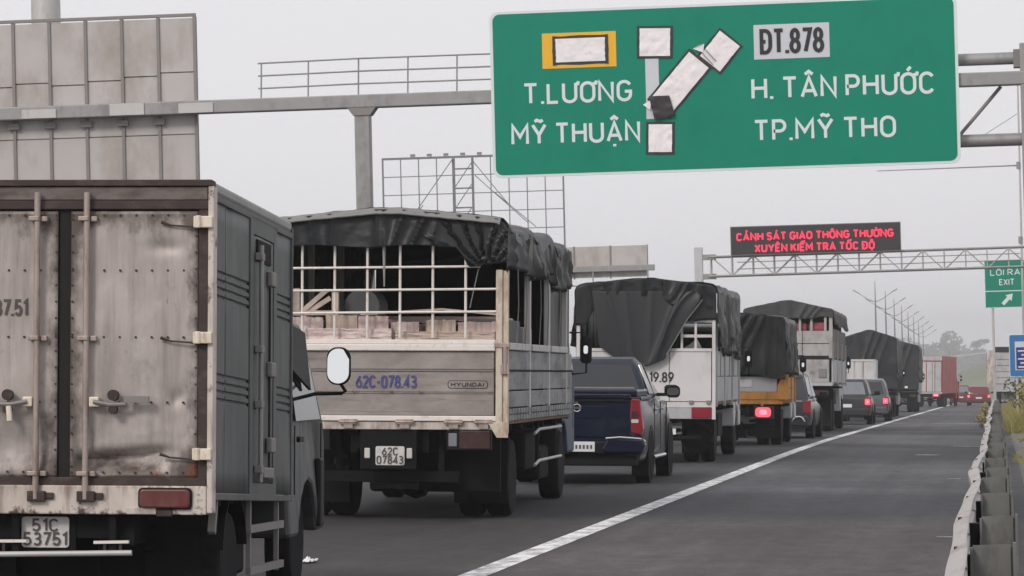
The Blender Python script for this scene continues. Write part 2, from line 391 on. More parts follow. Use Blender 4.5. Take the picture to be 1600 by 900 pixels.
worn('sill_white', S(206,197,188), [
    (S(168,156,146), (2, 2, 2), .42, .66, .7, None),
    (S(112,90,76), (14, 14, 1.6), .52, .74, .75, ((2, .885, .10, .10),)),
    (S(74,56,48), (11, 11, 9), .62, .72, .95, ((2, .71, .06, .16), (0, .86, .12, .10))),
    (S(128,72, 46), (18, 18, 5), .66, .76, .85, ((2, .88, .06, .12),)),
], .55, 0)
worn('alu_side_shaded', S(92,95,95), [  # right wall's shade put into a base colour darker than the doors
    (S(72,76,77), (.8, 1.4, 1.0), .42, .66, .8, None),
    (S(116,121,122), (.8, 6, .7), .54, .72, .5, None),
    (S(58,58,56), (.8, 9, 1.0), .58, .76, .6, ((2, .80, .35, .10), (2, 2.62, .2, .10))),
    (S(130,134,134), (.8, 30, 1.4), .68, .74, .45, None),
    (S(84,62,50), (.8, 14, 8), .70, .79, .8, ((2, .82, .12, .12),)),
], .55, .15)
worn('tailgate', S(156,149,145), [
    (S(122,113,108), (1.3, 1.3, 2.5), .42, .64, .8, None),
    (S(92,84,80), (1.0, 1.0, 16), .54, .72, .6, None),
    (S(182,174,168), (2.0, 2.0, 5), .58, .72, .5, None),
    (S(74,62,58), (7, 7, 5), .64, .76, .75, ((2, 1.35, .05, .10), (2, 1.59, .05, .10))),
    (S(140,92,84), (3.4, 3.4, 5), .66, .76, .6, None),
], .6, .05)

def asphalt():
    m = bpy.data.materials.new('asphalt'); m.use_nodes = True; n = m.node_tree.nodes; L = m.node_tree.links
    b = n['Principled BSDF']; b.inputs['Roughness'].default_value = .82; b.inputs['Specular IOR Level'].default_value = .35
    tc = n.new('ShaderNodeTexCoord')
    def nz(sc_, scale, det=5, rough=.6):
        mp = n.new('ShaderNodeMapping'); mp.inputs['Scale'].default_value = sc_; L.new(tc.outputs['Object'], mp.inputs['Vector'])
        t = n.new('ShaderNodeTexNoise'); t.inputs['Scale'].default_value = scale; t.inputs['Detail'].default_value = det
        t.inputs['Roughness'].default_value = rough; L.new(mp.outputs[0], t.inputs['Vector']); return t.outputs['Fac']
    def mr(x, a, bb, c, e):
        r = n.new('ShaderNodeMapRange'); 
        for i, v in enumerate((a, bb, c, e)): r.inputs[i+1].default_value = v
        L.new(x, r.inputs[0]); return r.outputs[0]
    def mul(a, bb):
        q = n.new('ShaderNodeMath'); q.operation = 'MULTIPLY'; L.new(a, q.inputs[0]); L.new(bb, q.inputs[1]); return q.outputs[0]
    bands = mr(nz((.02, .17, .02), 1.0, 3, .6), .34, .66, .82, 1.18)     # paving passes laid across the road
    lanes = mr(nz((1.7, .012, .1), 1.0, 5), .3, .7, .76, 1.22)          # wheel tracks along it
    patch = mr(nz((.5, .12, .5), 1.0, 7), .3, .7, .74, 1.26)
    grain = mr(nz((1, 1, 1), 38.0, 3, .8), .25, .75, .55, 1.5)
    spots = mr(nz((1, .4, 1), 4.0, 6, .8), .3, .75, .66, 1.38)
    sp = n.new('ShaderNodeSeparateXYZ'); L.new(tc.outputs['Object'], sp.inputs[0])
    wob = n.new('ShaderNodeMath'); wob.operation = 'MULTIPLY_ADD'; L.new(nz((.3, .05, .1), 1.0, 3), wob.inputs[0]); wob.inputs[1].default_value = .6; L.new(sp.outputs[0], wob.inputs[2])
    worn = mr(wob.outputs[0], -4.2, -3.4, .55, 1.04)       # running lanes darkened: trucks' shade put into the colour, plus oily wear
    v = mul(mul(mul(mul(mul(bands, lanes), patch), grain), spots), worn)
    # stretches of lighter and darker paving along the road
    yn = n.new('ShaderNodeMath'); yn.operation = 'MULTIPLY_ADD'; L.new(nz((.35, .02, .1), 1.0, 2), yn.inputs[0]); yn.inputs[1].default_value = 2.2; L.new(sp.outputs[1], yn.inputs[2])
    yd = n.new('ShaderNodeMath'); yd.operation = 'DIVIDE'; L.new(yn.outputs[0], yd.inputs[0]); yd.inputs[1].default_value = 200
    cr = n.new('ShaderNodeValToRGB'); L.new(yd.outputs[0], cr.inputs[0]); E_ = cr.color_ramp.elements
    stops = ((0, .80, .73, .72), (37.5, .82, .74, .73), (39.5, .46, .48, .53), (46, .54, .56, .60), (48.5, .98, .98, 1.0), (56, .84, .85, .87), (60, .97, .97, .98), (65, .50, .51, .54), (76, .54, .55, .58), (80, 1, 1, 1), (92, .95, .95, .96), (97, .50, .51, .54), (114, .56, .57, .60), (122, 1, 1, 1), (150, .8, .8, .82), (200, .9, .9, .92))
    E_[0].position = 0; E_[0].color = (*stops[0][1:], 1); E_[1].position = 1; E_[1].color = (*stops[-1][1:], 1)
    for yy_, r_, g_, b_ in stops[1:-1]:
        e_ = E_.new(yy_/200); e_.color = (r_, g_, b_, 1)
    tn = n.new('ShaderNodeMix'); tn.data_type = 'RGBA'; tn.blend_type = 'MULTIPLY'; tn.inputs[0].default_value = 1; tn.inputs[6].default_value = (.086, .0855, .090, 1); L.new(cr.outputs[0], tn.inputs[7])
    vm = n.new('ShaderNodeVectorMath'); vm.operation = 'SCALE'; L.new(tn.outputs[2], vm.inputs[0]); L.new(v, vm.inputs['Scale'])
    L.new(vm.outputs[0], b.inputs['Base Color'])
    bp = n.new('ShaderNodeBump'); bp.inputs['Strength'].default_value = .35; bp.inputs['Distance'].default_value = .01
    L.new(nz((1, 1, 1), 70.0, 2), bp.inputs['Height']); L.new(bp.outputs[0], b.inputs['Normal'])
    MATS['asphalt'] = m
asphalt()
# ------------------------------------------------------------------ ground, road, markings
def ys(a, b, near=2.0):
    o = []; y = a
    while y < b: o.append(y); y += near if y < 120 else (6 if y < 400 else 40)
    return o + [b]
def sheet(name, m, x0f, x1f, a, b, dz, nx=1, zf=None, label=None, kind='structure'):
    Y = ys(a, b); mb = MB(); vs = []; fs = []
    for y in Y:
        x0, x1 = x0f(y), x1f(y)
        for i in range(nx + 1):
            x = x0 + (x1 - x0) * i / nx
            vs.append((x, y, (road_z(x, y) if zf is None else zf(x, y)) + dz))
    for j in range(len(Y) - 1):
        for i in range(nx): fs.append((j*(nx+1)+i, j*(nx+1)+i+1, (j+1)*(nx+1)+i+1, (j+1)*(nx+1)+i))
    mb.add(vs, fs); return tag(mb.build(name, m), label, None, None, kind)
def xr(y): return .35 if y < 205 else .35 + min(4.5, (y - 205) * .06)     # the exit lane opens to the right
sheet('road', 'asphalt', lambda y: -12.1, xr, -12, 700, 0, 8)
sheet('median_strip', 'concrete', lambda y: -13.4, lambda y: -12.1, -12, 700, .10, 1)
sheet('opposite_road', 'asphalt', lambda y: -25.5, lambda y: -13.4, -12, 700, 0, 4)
sheet('verge', 'concrete', lambda y: xr(y), lambda y: xr(y) + .9, -12, 700, -.02, 2)
def gz(x, y):
    e = 0
    if x > xr(y) + .9: e = min(1.0, (x - xr(y) - .9) / 4)
    if x < -25.5: e = min(1.0, (-25.5 - x) / 5)
    return -drop(y) - .12 - 1.6 * e + (.36 if x < -13 else 0) * (1 - e)
gx = [-3000, -800, -250, -80, -40, -30.5, -25.4, -25, -1, .3, 1.2, 1.3, 2.2, 3.2, 4.3, 5.3, 6.3, 8, 12, 20, 60, 200, 800, 3000]
gy = [-60, -12, 0, 20, 40, 60, 75, 90, 120, 160, 205, 220, 240, 260, 280, 300, 340, 400, 480, 600, 700]
mb = MB(); vs = [(x, y, gz(x, y) - (.35 if -25.3 < x < 1.25 else 0)) for y in gy for x in gx]
vs += [(x, y, -5.2) for y in (1200, 3400, 9000) for x in gx]
n_ = len(gx); rows = len(gy) + 3
mb.add(vs, [(j*n_+i, j*n_+i+1, (j+1)*n_+i+1, (j+1)*n_+i) for j in range(rows-1) for i in range(n_-1)])
tag(mb.build('ground', 'ground'), kind='structure')

sheet('edge_line', 'line_white', lambda y: -4.16, lambda y: -3.94, -10, 420, .004)
sheet('median_edge_line', 'line_white', lambda y: -11.6, lambda y: -11.4, -10, 420, .004)
mb = MB()
for k in range(14):
    y = 4 + 15 * k
    mb.grid(1, 3, lambda a, b, y=y: (-7.92 + .16*a, y + 6*b, road_z(-7.8, y + 6*b) + .006))
tag(mb.build('lane_dashes', 'line_white'), kind='structure')
# paint flecks left on the shoulder
for (x, y, wx, wy) in ((-.52, 33.6, .16, .10), (-1.35, 67, .5, .22), (-.55, 76, .75, .28), (-.75, 112, 1.3, .3), (-1.2, 128, 2.6, .5), (-.65, 52, .22, .2)):
    mb = MB(); pts = [(x + wx*(.5*math.cos(t) * (1 + .4*fbm(t, x))), y + wy*.5*math.sin(t)) for t in [i*PI/6 for i in range(12)]]
    mb.add([(px, py, road_z(px, py) + .005) for px, py in pts], [tuple(range(12))])
    tag(mb.build('paint_fleck', 'line_white'), kind='structure')
# a crumpled scrap of white paper beside the box truck
mb = MB(); mb.grid(8, 8, lambda a, b: (-5.70 + .10*a, 27.9 + .3*b, road_z(-5.7, 28) + .012 + .05*abs(fbm(a*4, b*4, 3))))
tag(mb.build('paper_scrap', 'paper_scrap', solid=.003), 'crumpled white scrap of paper on the asphalt beside the box truck', 'paper')

# ------------------------------------------------------------------ guardrail
gr = thing('guardrail', 'bent pale steel guardrail with wide channel posts along the shoulder', 'guardrail', 0, 0, lean=0, z=0)
def rail_off(y):
    k_ = (y - 9.95)/3.5; i_ = math.floor(k_); f_ = k_ - i_; o_ = lambda q: .020*math.sin(q*1.7) + .012*math.sin(q*3.9 + 1)
    return o_(i_)*(1 - f_) + o_(i_ + 1)*f_ + .05*max(0, min(1, (y - 30) / 14))
prof = [(.042, .75), (.012, .744), (-.040, .715), (-.040, .665), (.035, .63), (.035, .56), (-.040, .52), (-.040, .47), (.03, .445)]
SP = 3.5; first = 9.95
k = 0
while first + SP*k < 196:
    y0 = first + SP*k; y1 = y0 + SP; ddx = .006 * (k % 2)
    mb = MB()
    def f(a, b, y0=y0, k=k):
        y = y0 + .0 + (SP + .12) * a; j = min(len(prof) - 1, int(round(b * (len(prof) - 1)))); px, pz = prof[j]
        wv = rail_off(y)
        px2 = px * (1 + .10*math.sin(y*1.3))
        return (-.205 + wv + px2 + .002*(k % 2), y, road_z(0, y) + pz + .006*math.sin(y*.9))
    mb.grid(8, len(prof) - 1, f)
    seg_ = mb.build('rail_segment', 'rail_steel', gr, smooth=True, solid=.006)
    if y0 < 70:
        b2 = MB()
        for q in (.1, .2):
            y = y0 + q; b2.cyl((-.205 + rail_off(y) - .012, y, road_z(0, y) + .725), 'z', .012, .03, 6)
        b2.build('bolt', 'rust_frame', seg_)
    k += 1
k = 0
for i in range(60):
    y = 10.2 + SP*i if i != 2 else 17.1
    if y > 196: break
    z0 = road_z(0, y); off = .018*math.sin(i*2.3); h = .75 + .012*math.sin(i*1.7) ; tl = .010*math.sin(i*3.1)
    xl, xr_ = -.118 + off, .066 + off
    mb = MB()
    mb.box(xl, xr_, y, y + .012, z0 - .05, z0 + h)                      # web of the channel
    mb.box(xl - .012, xl, y - .075, y + .012, z0 - .05, z0 + h - .01)   # road-side flange
    mb.box(xr_ + .012, xr_ + .026, y - .085, y + .012, z0 - .05, z0 + h + .012)  # outer lip
    mb.box(xr_, xr_ + .012, y + .02, y + .03, z0 - .05, z0 + h - .01)
    mb.tf(lambda X, Y, Z: (X + tl*(Z - z0), Y, Z))
    p = mb.build('post', 'post_steel', gr)
    b3 = MB(); b3.box(-.165 + rail_off(y), xl - .014, y - .05, y + .09, z0 + .44, z0 + .70); b3.build('spacer_block', 'black_frame', p)  # recess shade put into the spacer's black colour

# ------------------------------------------------------------------ near sign gantry (67 m)
G = 67.0
ga = thing('sign_gantry', 'grey steel overhead gantry beam on a median column, with walkway railing', 'gantry', 0, 0, lean=0, z=0)
MB().box(-26, .9, G - .15, G + .15, 7.10, 7.36).build('beam', 'galv', ga, bev=.02)
MB().box(-12.37, -12.07, G - .14, G + .14, .2, 7.07).build('column', 'galv', ga, bev=.02)
MB().prism([(-12.5, 7.098), (-11.94, 7.098), (-12.05, 6.95), (-12.39, 6.95)], 'y', G - .17, G + .17).build('column_cap', 'rib_steel', ga)
MB().box(.62, .95, G - .14, G + .14, -.3, 7.9).build('column', 'galv', ga, bev=.02)
MB().box(-26.3, -25.98, G - .14, G + .14, 0, 7.4).build('column', 'galv', ga, bev=.02)
for zc, r in ((7.64, .12), (6.07, .125)):
    MB().tube([(-9.3, G + .22, zc), (.62, G + .22, zc)], r, 14).build('pipe', 'galv', ga, smooth=True)
MB().tube([(-.55, G + .2, 6.2), (.25, G + .2, 7.1)], .035, 8).build('brace', 'rib_steel', ga)
MB().box(.5, .63, G + .06, G + .36, 7.45, 7.8).build('bracket', 'rib_steel', ga, bev=.01)
rl = MB()
for x in (-14.28, -13.33, -12.32, -11.33, -10.35, -9.45):
    MB().tube([(x, G + .1, 7.35), (x + .02, G + .1, 8.08)], .016, 6).build('railing_post', 'galv', ga)
for zc in (8.08, 7.83, 7.58):
    MB().tube([(-14.33, G + .1, zc - .01), (-12.3, G + .1, zc + .015), (-9.4, G + .1, zc + .01)], .018, 6).build('railing_bar', 'galv', ga)
for x in (-24.4, -22.9, -21.4, -19.1, -17.3, -15.9):
    MB().box(x, x + .7, G - .175, G - .15, 7.115, 7.30 + .05*math.sin(x)).build('splice_plate', 'galv_light', ga)

# big green direction sign, hung in front of the beam
sg = thing('direction_sign', 'big green highway sign reading T.LUONG MY THUAN, some symbols papered over', 'road sign', -9.62, G - .25, lean=0, z=5.62)
W_, H_ = 9.07, 3.25
def rrect(x0, x1, z0, z1, r, n=5):
    p = []
    for cx, cz, a in ((x1-r, z0+r, -PI/2), (x1-r, z1-r, 0), (x0+r, z1-r, PI/2), (x0+r, z0+r, PI)):
        for i in range(n + 1): t = a + PI/2*i/n; p.append((cx + r*math.cos(t), cz + r*math.sin(t)))
    return p
MB().prism(rrect(0, W_, 0, H_, .16), 'y', 0, .06).build('border', 'sign_white', sg)
MB().prism(rrect(.06, W_-.06, .05, H_-.05, .14), 'y', -.006, .0).build('panel', 'sign_green', sg)
# coordinates below: x to the right and z up from the sign's lower left corner
text('lettering', 'T.LƯƠNG', .36, 'sign_white', sg, .66, -.012, 1.44, bold=.011, box_w=2.08)
text('lettering', 'MỸ THUẬN', .36, 'sign_white', sg, .41, -.012, .65, bold=.011, box_w=2.47)
text('lettering', 'H. TÂN PHƯỚC', .37, 'sign_white', sg, 5.12, -.012, 1.38, bold=.011, box_w=3.46)
text('lettering', 'TP.MỸ THO', .36, 'sign_white', sg, 5.14, -.012, .57, bold=.011, box_w=2.68)
MB().box(5.16, 6.62, -.014, -.006, 2.13, 2.80).build('number_plate', 'sign_plate_grey', sg)
text('lettering', 'ĐT.878', .42, 'ink', sg, 5.31, -.024, 2.26, box_w=1.17, bold=.015)
MB().box(1.03, 2.48, -.014, -.006, 2.10, 2.79).build('yellow_plate', 'sign_yellow', sg)
def sheetcover(cx, cz, wx, wz, ang, tape=.035, seed=0, flap=0):
    c, s_ = math.cos(ang), math.sin(ang)
    def P(a, b, y): return (cx + a*c - b*s_, y, cz + a*s_ + b*c)
    t = MB()
    def ft(a, b): A = (a-.5)*(wx+2*tape)*(1 + .05*fbm(b*3, seed, 7)); B = (b-.5)*(wz+2*tape)*(1 + .06*fbm(a*3, seed, 9)); return P(A, B, -.016 - .006*abs(fbm(A*3, B*3, seed)))
    t.grid(6, 6, ft)
    tp = t.build('tape_edge', 'tape', sg)
    p = MB()
    p.grid(18, 18, lambda a, b: P((a-.5)*wx*(1 - .04*abs(fbm(b*3, seed))), (b-.5)*wz, -.030 - .022*abs(fbm(a*wx*3.6, b*wz*3.6, seed + 4))))
    return p.build('cover_sheet', 'paper', sg, smooth=True)
MB().box(3.04, 3.30, -.012, -.006, 1.05, 2.30).build('route_arrow_shaft', 'sign_plate_grey', sg)
sheetcover(1.78, 2.445, .98, .46, .0, .055, 1)
for x_ in (1.235, 2.265): MB().box(x_, x_ + .06, -.034, -.018, 2.16, 2.73).build('tape_strip', 'tape', sg)
sheetcover(3.24, 2.54, .60, .54, -.03, .05, 2)
sheetcover(3.70, 1.72, .50, 1.18, -.72, .045, 3)
sheetcover(4.50, 2.32, .50, .62, -.70, .045, 4)
sheetcover(3.30, .67, .46, .54, -.03, .05, 5)
MB().grid(10, 10, lambda a, b: (3.10 + .40*a + .1*(1-b), -.075 - .03*abs(fbm(a*3, b*3, 8)), 1.03 + .46*b + .06*a*(1-b))).build('loose_tape', 'tape', sg, smooth=True)
for (x0, z0, x1, z1) in ((4.16, 2.29, 4.36, 2.06), (4.22, 2.36, 4.42, 2.13)):
    MB().bar((x0, -.05, z0), (x1, -.05, z1), .01, .05, up=(0, 1, 0)).build('tape_strip', 'tape', sg)
mb = MB(); mb.add([(3.98, -.06, 2.38), (4.18, -.05, 2.30), (4.20, -.05, 2.47), (4.10, -.09, 2.45)], [(0, 1, 2, 3)]); mb.build('torn_flap', 'paper', sg, solid=.004)
mb = MB(); mb.add([(2.98, -.05, 1.33), (3.12, -.05, 1.22), (3.14, -.05, 1.42)], [(0, 1, 2)]); mb.build('torn_flap', 'paper', sg, solid=.004)
for x in (1.6, 4.5, 7.4): MB().box(x, x + .09, .062, .2, .3, 2.9).build('back_rib', 'rib_steel', sg)

# back of the sign for the other carriageway
sb = thing('rear_facing_sign', 'large pale panelled back of a highway sign on the gantry, upper left', 'road sign', -26.5, G + .18, lean=0, z=5.1)
x0b, x1b = 0, 10.88; npan = 15; pw = .745
for i in range(npan):
    xa = x1b - pw*(i+1); xb = x1b - pw*i
    hs = (0, 1.62, 2.06, 2.86 - .06*(i % 2) + (0 if i < 2 else -.12), 3.95)
    for j in range(4):
        if j == 1: continue
        z_a = hs[j] if j != 2 else 1.62
        MB().box(xa + .022, xb - .022, .0 + .006*((i*3+j) % 3), .05, z_a + .012, hs[j+1] - .012).build('panel', 'panel_back', sb)
    MB().box(xb - .03, xb + .03, -.035, .08, 0, 3.96).build('rib', 'rib_steel', sb)
MB().box(.05, x1b - .02, .06, .09, .02, 3.94).build('backing', 'panel_back', sb)
MB().box(0, x1b + .02, -.02, .07, 3.97, 4.03).build('top_edge', 'rib_steel', sb)
for i in range(5): 
    xb = x1b - pw*(i+1)
    MB().box(xb - .12, xb + .12, -.10, -.037, 1.82, 1.95).build('clamp', 'rib_steel', sb, bev=.01)
# tall pale mast behind it
ms = thing('lamp_mast', 'tall pale mast at the upper left edge behind the sign back', 'mast', -19.72, G + 4, lean=0, z=0)
MB().tube([(0, 0, -.2), (0, 0, 12.5)], [.36, .30], 14).build('pole', 'galv_light', ms, smooth=True)
MB().box(-1.6, .1, -.1, .1, 12.4, 12.55).build('arm', 'galv_light', ms, bev=.02)
MB().cyl((0, 0, -.12), 'z', .55, .3, 14).build('base_flange', 'galv', ms)

# ------------------------------------------------------------------ far LED gantry (141 m)
Q = 141.0
g2 = thing('truss_gantry', 'pale lattice truss gantry carrying the red message board', 'gantry', 0, 0, lean=0, z=0)
MB().box(-12.08, -11.74, Q - .16, Q + .16, -.4, 7.0).build('column', 'cab_white', g2, bev=.02)
MB().box(1.60, 1.90, Q - .16, Q + .16, -.8, 7.0).build('column', 'galv_light', g2, bev=.02)
for zc in (6.58, 5.79):
    MB().box(-11.74, -11.2, Q - .14, Q + .14, zc - .11, zc + .11).build('end_plate', 'galv', g2, bev=.01)
    for yy in (Q - .3, Q + .3):
        MB().tube([(-11.5, yy, zc), (1.6, yy, zc + .05)], .045, 8).build('chord', 'galv', g2)
nb = 15; step = 12.9 / nb
for i in range(nb + 1):
    x = -11.4 + step*i
    for yy in (Q - .3, Q + .3): MB().tube([(x, yy, 5.79), (x, yy, 6.6)], .026, 6).build('upright', 'galv_light', g2)
    if i < nb:
        a, b = (5.8, 6.6) if i % 2 == 0 else (6.6, 5.8)
        for yy in (Q - .3, Q + .3): MB().tube([(x, yy, b), (x + step, yy, a)], .022, 6).build('diagonal', 'galv_light', g2)
MB().tube([(-10.3, Q - .42, 6.33), (1.1, Q - .42, 6.36)], .022, 6).build('walkway_bar', 'galv', g2)
MB().tube([(-10.3, Q - .42, 6.05), (1.1, Q - .42, 6.1)], .022, 6).build('walkway_bar', 'galv', g2)
led = thing('message_board', 'black electronic message board with two lines of glowing red text', 'message board', -10.52, Q - .55, lean=0, z=6.63)
MB().box(0, 6.84, 0, .35, 0, 1.12).build('housing', 'led_black', led, bev=.02)
MB().prism(rrect(-.03, 6.87, -.03, 1.15, .02), 'y', .02, .30).build('frame', 'rib_steel', led)
text('lettering', 'CẢNH SÁT GIAO THÔNG THƯỜNG', .27, 'led_red', led, .25, -.012, .58, box_w=6.3, wt=.24)
text('lettering', 'XUYÊN KIỂM TRA TỐC ĐỘ', .27, 'led_red', led, .98, -.012, .10, box_w=4.8, wt=.24)
cm = thing('camera_mast', 'thin tall mast at the right edge with a long thin horizontal arm', 'mast', 1.16, Q + 2.5, lean=0, z=-.9)
MB().tube([(0, 0, 0), (.06, 0, 14.6)], [.055, .035], 8).build('pole', 'galv_light', cm)
MB().tube([(0, 0, 10.98), (-5.8, -.1, 10.93)], [.035, .02], 6).build('arm', 'galv', cm)
MB().cyl((0, 0, 10.98), 'z', .09, .3, 8).build('clamp', 'galv', cm)
MB().tube([(0, 0, 13.1), (-1.5, -.05, 12.2)], .014, 5).build('stay', 'galv', cm)
MB().cyl((0, 0, 7.9), 'z', .09, .3, 8).build('clamp', 'galv', cm)

# ------------------------------------------------------------------ bare billboard frame, far sign back
bf = thing('billboard_frame', 'bare steel lattice billboard frame against the sky behind the trucks', 'billboard', -33.95, 192, lean=0, z=-1.8)
BW, z0b, z1b = 10.25, 8.0, 16.25
for i in range(11):
    x = BW*i/10; MB().bar((x, 0, z0b), (x, 0, z1b + (.05 if i < 9 else -.1)), .09 if i in (0, 10) else .055).build('upright', 'lamp_grey', bf)
for i in range(9):
    zc = z0b + (z1b - z0b)*i/8; MB().bar((0, .05, zc), (BW, .05, zc), .05 if i < 8 else .12).build('crossbar', 'lamp_grey', bf)
for (xa, za, xb, zb) in ((1.6, 13.0, 3.9, 16.1), (4.0, 14.5, 5.0, 15.9), (4.0, 13.3, 5.0, 14.7), (5.1, 16.0, 7.0, 13.6), (5.2, 15.2, 8.2, 12.4), (4.0, 12.1, 5.0, 13.4), (1.0, 12.2, 2.2, 13.6), (6.3, 14.2, 8.6, 12.2), (2.0, 8.2, 4.6, 12), (5.4, 12, 8.4, 8.2)):
    MB().bar((xa, .35, za), (xb, .35, zb), .045).build('brace', 'lamp_grey', bf)
for x in (3.95, 5.05):
    MB().bar((x, .5, 0), (x, .5, 16.2), .12).build('leg', 'lamp_grey', bf)
for i in range(4): MB().bar((3.95, .5, 12.3 + 1.1*i), (5.05, .5, 12.3 + 1.1*i), .08).build('rung', 'lamp_grey', bf)
for i in range(6): MB().box(1.6 + .95*i, 1.85 + .95*i, -.1, .15, 16.34, 16.47).build('floodlight', 'rib_steel', bf)
fs = thing('distant_sign', 'pale back of a distant highway sign on a cantilever beam above the white-backed truck', 'road sign', -24.5, 150, lean=0, z=-.4)
for i in range(6): 
    xa = 9.55 - 1.6*(i+1); MB().box(xa + .02, xa + 1.58, .2, .25, 6.55, 7.92).build('panel', 'panel_back', fs)
    MB().box(xa - .03, xa + .03, .16, .28, 6.5, 7.95).build('rib', 'rib_steel', fs)
MB().box(9.55, 9.6, .16, .28, 6.5, 7.95).build('rib', 'rib_steel', fs)
MB().box(0, 9.9, -.12, .12, 6.80, 7.06).build('beam', 'galv', fs, bev=.02)
MB().box(1.2, 1.6, -.2, .2, 0, 6.8).build('column', 'galv', fs)
for x in (4.5, 5.8, 7.2, 9.6): MB().bar((x, -.1, 6.2), (x, -.1, 6.8), .05).build('hanger', 'galv', fs)
MB().bar((3.2, -.1, 6.2), (9.7, -.1, 6.2), .06).build('lower_bar', 'galv', fs)

# ------------------------------------------------------------------ exit sign and blue sign
ex = thing('exit_sign', 'green exit sign with white diagonal arrow on a thin post at the right', 'road sign', -.42, 168, lean=0, z=-.75)
MB().box(.0, 2.05, 0, .05, 5.45, 7.75).build('border', 'sign_white', ex)
MB().box(.03, 2.02, -.008, 0, 6.28, 7.72).build('panel', 'sign_green', ex)
MB().box(.03, 2.02, -.008, 0, 5.48, 6.23).build('panel', 'sign_green', ex)
text('lettering', 'LỐI RA', .26, 'sign_white', ex, .3, -.014, 7.02, bold=.01, box_w=1.4)
text('lettering', 'EXIT', .26, 'sign_white', ex, .72, -.014, 6.55, bold=.01, box_w=.68)
arw = [(-.34, -.085), (.06, -.085), (.06, -.20), (.36, 0), (.06, .20), (.06, .085), (-.34, .085)]
ca, sa = math.cos(.80), math.sin(.80)
MB().prism([(1.08 + a*ca - b*sa, 5.86 + a*sa + b*ca) for a, b in arw], 'y', -.016, -.009).build('arrow', 'sign_white', ex)
MB().tube([(.36, .1, 0), (.36, .1, 7.6)], .06, 8).build('post', 'galv_light', ex, smooth=True)
MB().tube([(1.9, .1, 0), (1.9, .1, 7.6)], .06, 8).build('post', 'galv_light', ex, smooth=True)
bl = thing('blue_sign', 'blue roadside information sign cut by the right edge of the photo', 'road sign', .48, 122, lean=0, z=-.4)
MB().prism(rrect(0, 1.5, 1.82, 3.30, .05), 'y', 0, .04).build('border', 'sign_white', bl)
MB().prism(rrect(.02, 1.48, 1.84, 3.28, .05), 'y', -.008, 0).build('panel', 'sign_blue', bl)
MB().box(.2, 1.30, -.016, -.008, 2.05, 3.05).build('inner_panel', 'sign_plate_grey', bl)
MB().box(.24, 1.26, -.024, -.016, 2.08, 2.85).build('text_field', 'sign_blue_dark', bl)
for i, (a, b) in enumerate(((.30, 1.15), (.42, 1.1), (.30, 1.2), (.38, .9), (.30, 1.1))):
    MB().box(a, b, -.030, -.024, 2.70 - .14*i, 2.745 - .14*i).build('text_line', 'sign_white', bl)
for x in (.25, 1.2): MB().tube([(x, .08, -.2), (x, .08, 3.2)], .04, 8).build('post', 'galv_light', bl)

# ------------------------------------------------------------------ lamp posts in the median
order = ('nearest', 'second', 'third', 'fourth', 'fifth', 'sixth', 'seventh', 'farthest')
lp0 = None
for i in range(8):
    y = 352 + 33*i
    lab = order[i] + ' of the twin-arm lamp posts in the hazy row beyond the trucks'
    o = thing('street_lamp', lab, 'street lamp', -11.9, y, lean=0, group='twin-arm lamp posts along the median')
    if lp0 is None:
        lp0 = o
        MB().tube([(0, 0, -.2), (0, 0, 9.0), (0, 0, 12.3)], [.10, .08, .03], 8).build('pole', 'lamp_grey', o)
        for s_ in (-1, 1):
            MB().tube([(0, 0, 10.2), (s_*.7, 0, 10.5), (s_*1.75, 0, 11.2)], [.04, .035, .03], 6).build('arm', 'lamp_grey', o)
            MB().bar((s_*1.6, 0, 11.12), (s_*2.25, 0, 11.5), .2, .09).build('lamp_head', 'lamp_grey', o, bev=.02)
    else:
        for ch in lp0.children:
            c = ch.copy(); col.objects.link(c); c.parent = o

# ------------------------------------------------------------------ vegetation
def leafy(mb, c, rx, ry, rz, n, size, rg):
    for _ in range(n):
        while True:
            p = Vector((rg.uniform(-1, 1), rg.uniform(-1, 1), rg.uniform(-1, 1)))
            if p.length < 1: break
        p = p * (p.length ** -.35 if p.length > .05 else 1)
        if p.length > 1.05: p *= 1.05 / p.length
        q = Vector((c[0] + p.x*rx, c[1] + p.y*ry, c[2] + p.z*rz)); s_ = size * rg.uniform(.5, 1.3)
        a = Vector((rg.uniform(-1, 1), rg.uniform(-1, 1), rg.uniform(-1, 1))).normalized()
        b = a.cross(Vector((rg.uniform(-1, 1), rg.uniform(-1, 1), rg.uniform(-1, 1)))).normalized()
        mb.add([q - a*s_, q + b*s_*.5, q + a*s_, q - b*s_*.5], [(0, 1, 2, 3)])
def tree(name, label, x, y, h, spread, seed, m='leaf_far', group=None, n=900, size=.28):
    rg = random.Random(seed); z = -5.5
    t = thing(name, label, 'tree', x, y, lean=0, z=z, group=group)
    mb = MB(); mb.tube([(0, 0, -.5), (.1, 0, h*.35), (.2*rg.uniform(-1, 1), .1, h*.8)], [.5, .3, .1], 7)
    limbs = []
    for i in range(6):
        a = rg.uniform(0, 2*PI); zz = h*rg.uniform(.3, .6); e = (spread*.6*math.cos(a), spread*.6*math.sin(a), zz + h*rg.uniform(.12, .32))
        mb.tube([(.1, 0, zz), e], [.2, .07], 5); limbs.append(e)
    mb.build('trunk', 'bark', t)
    cr = MB()
    for e in limbs + [(0, 0, h*.82), (.3, 0, h*.62)]:
        r = spread*rg.uniform(.38, .62); leafy(cr, e, r, r, r*rg.uniform(.6, .9), n // 8, size, rg)
    cr.build('crown', m, t)
    return t
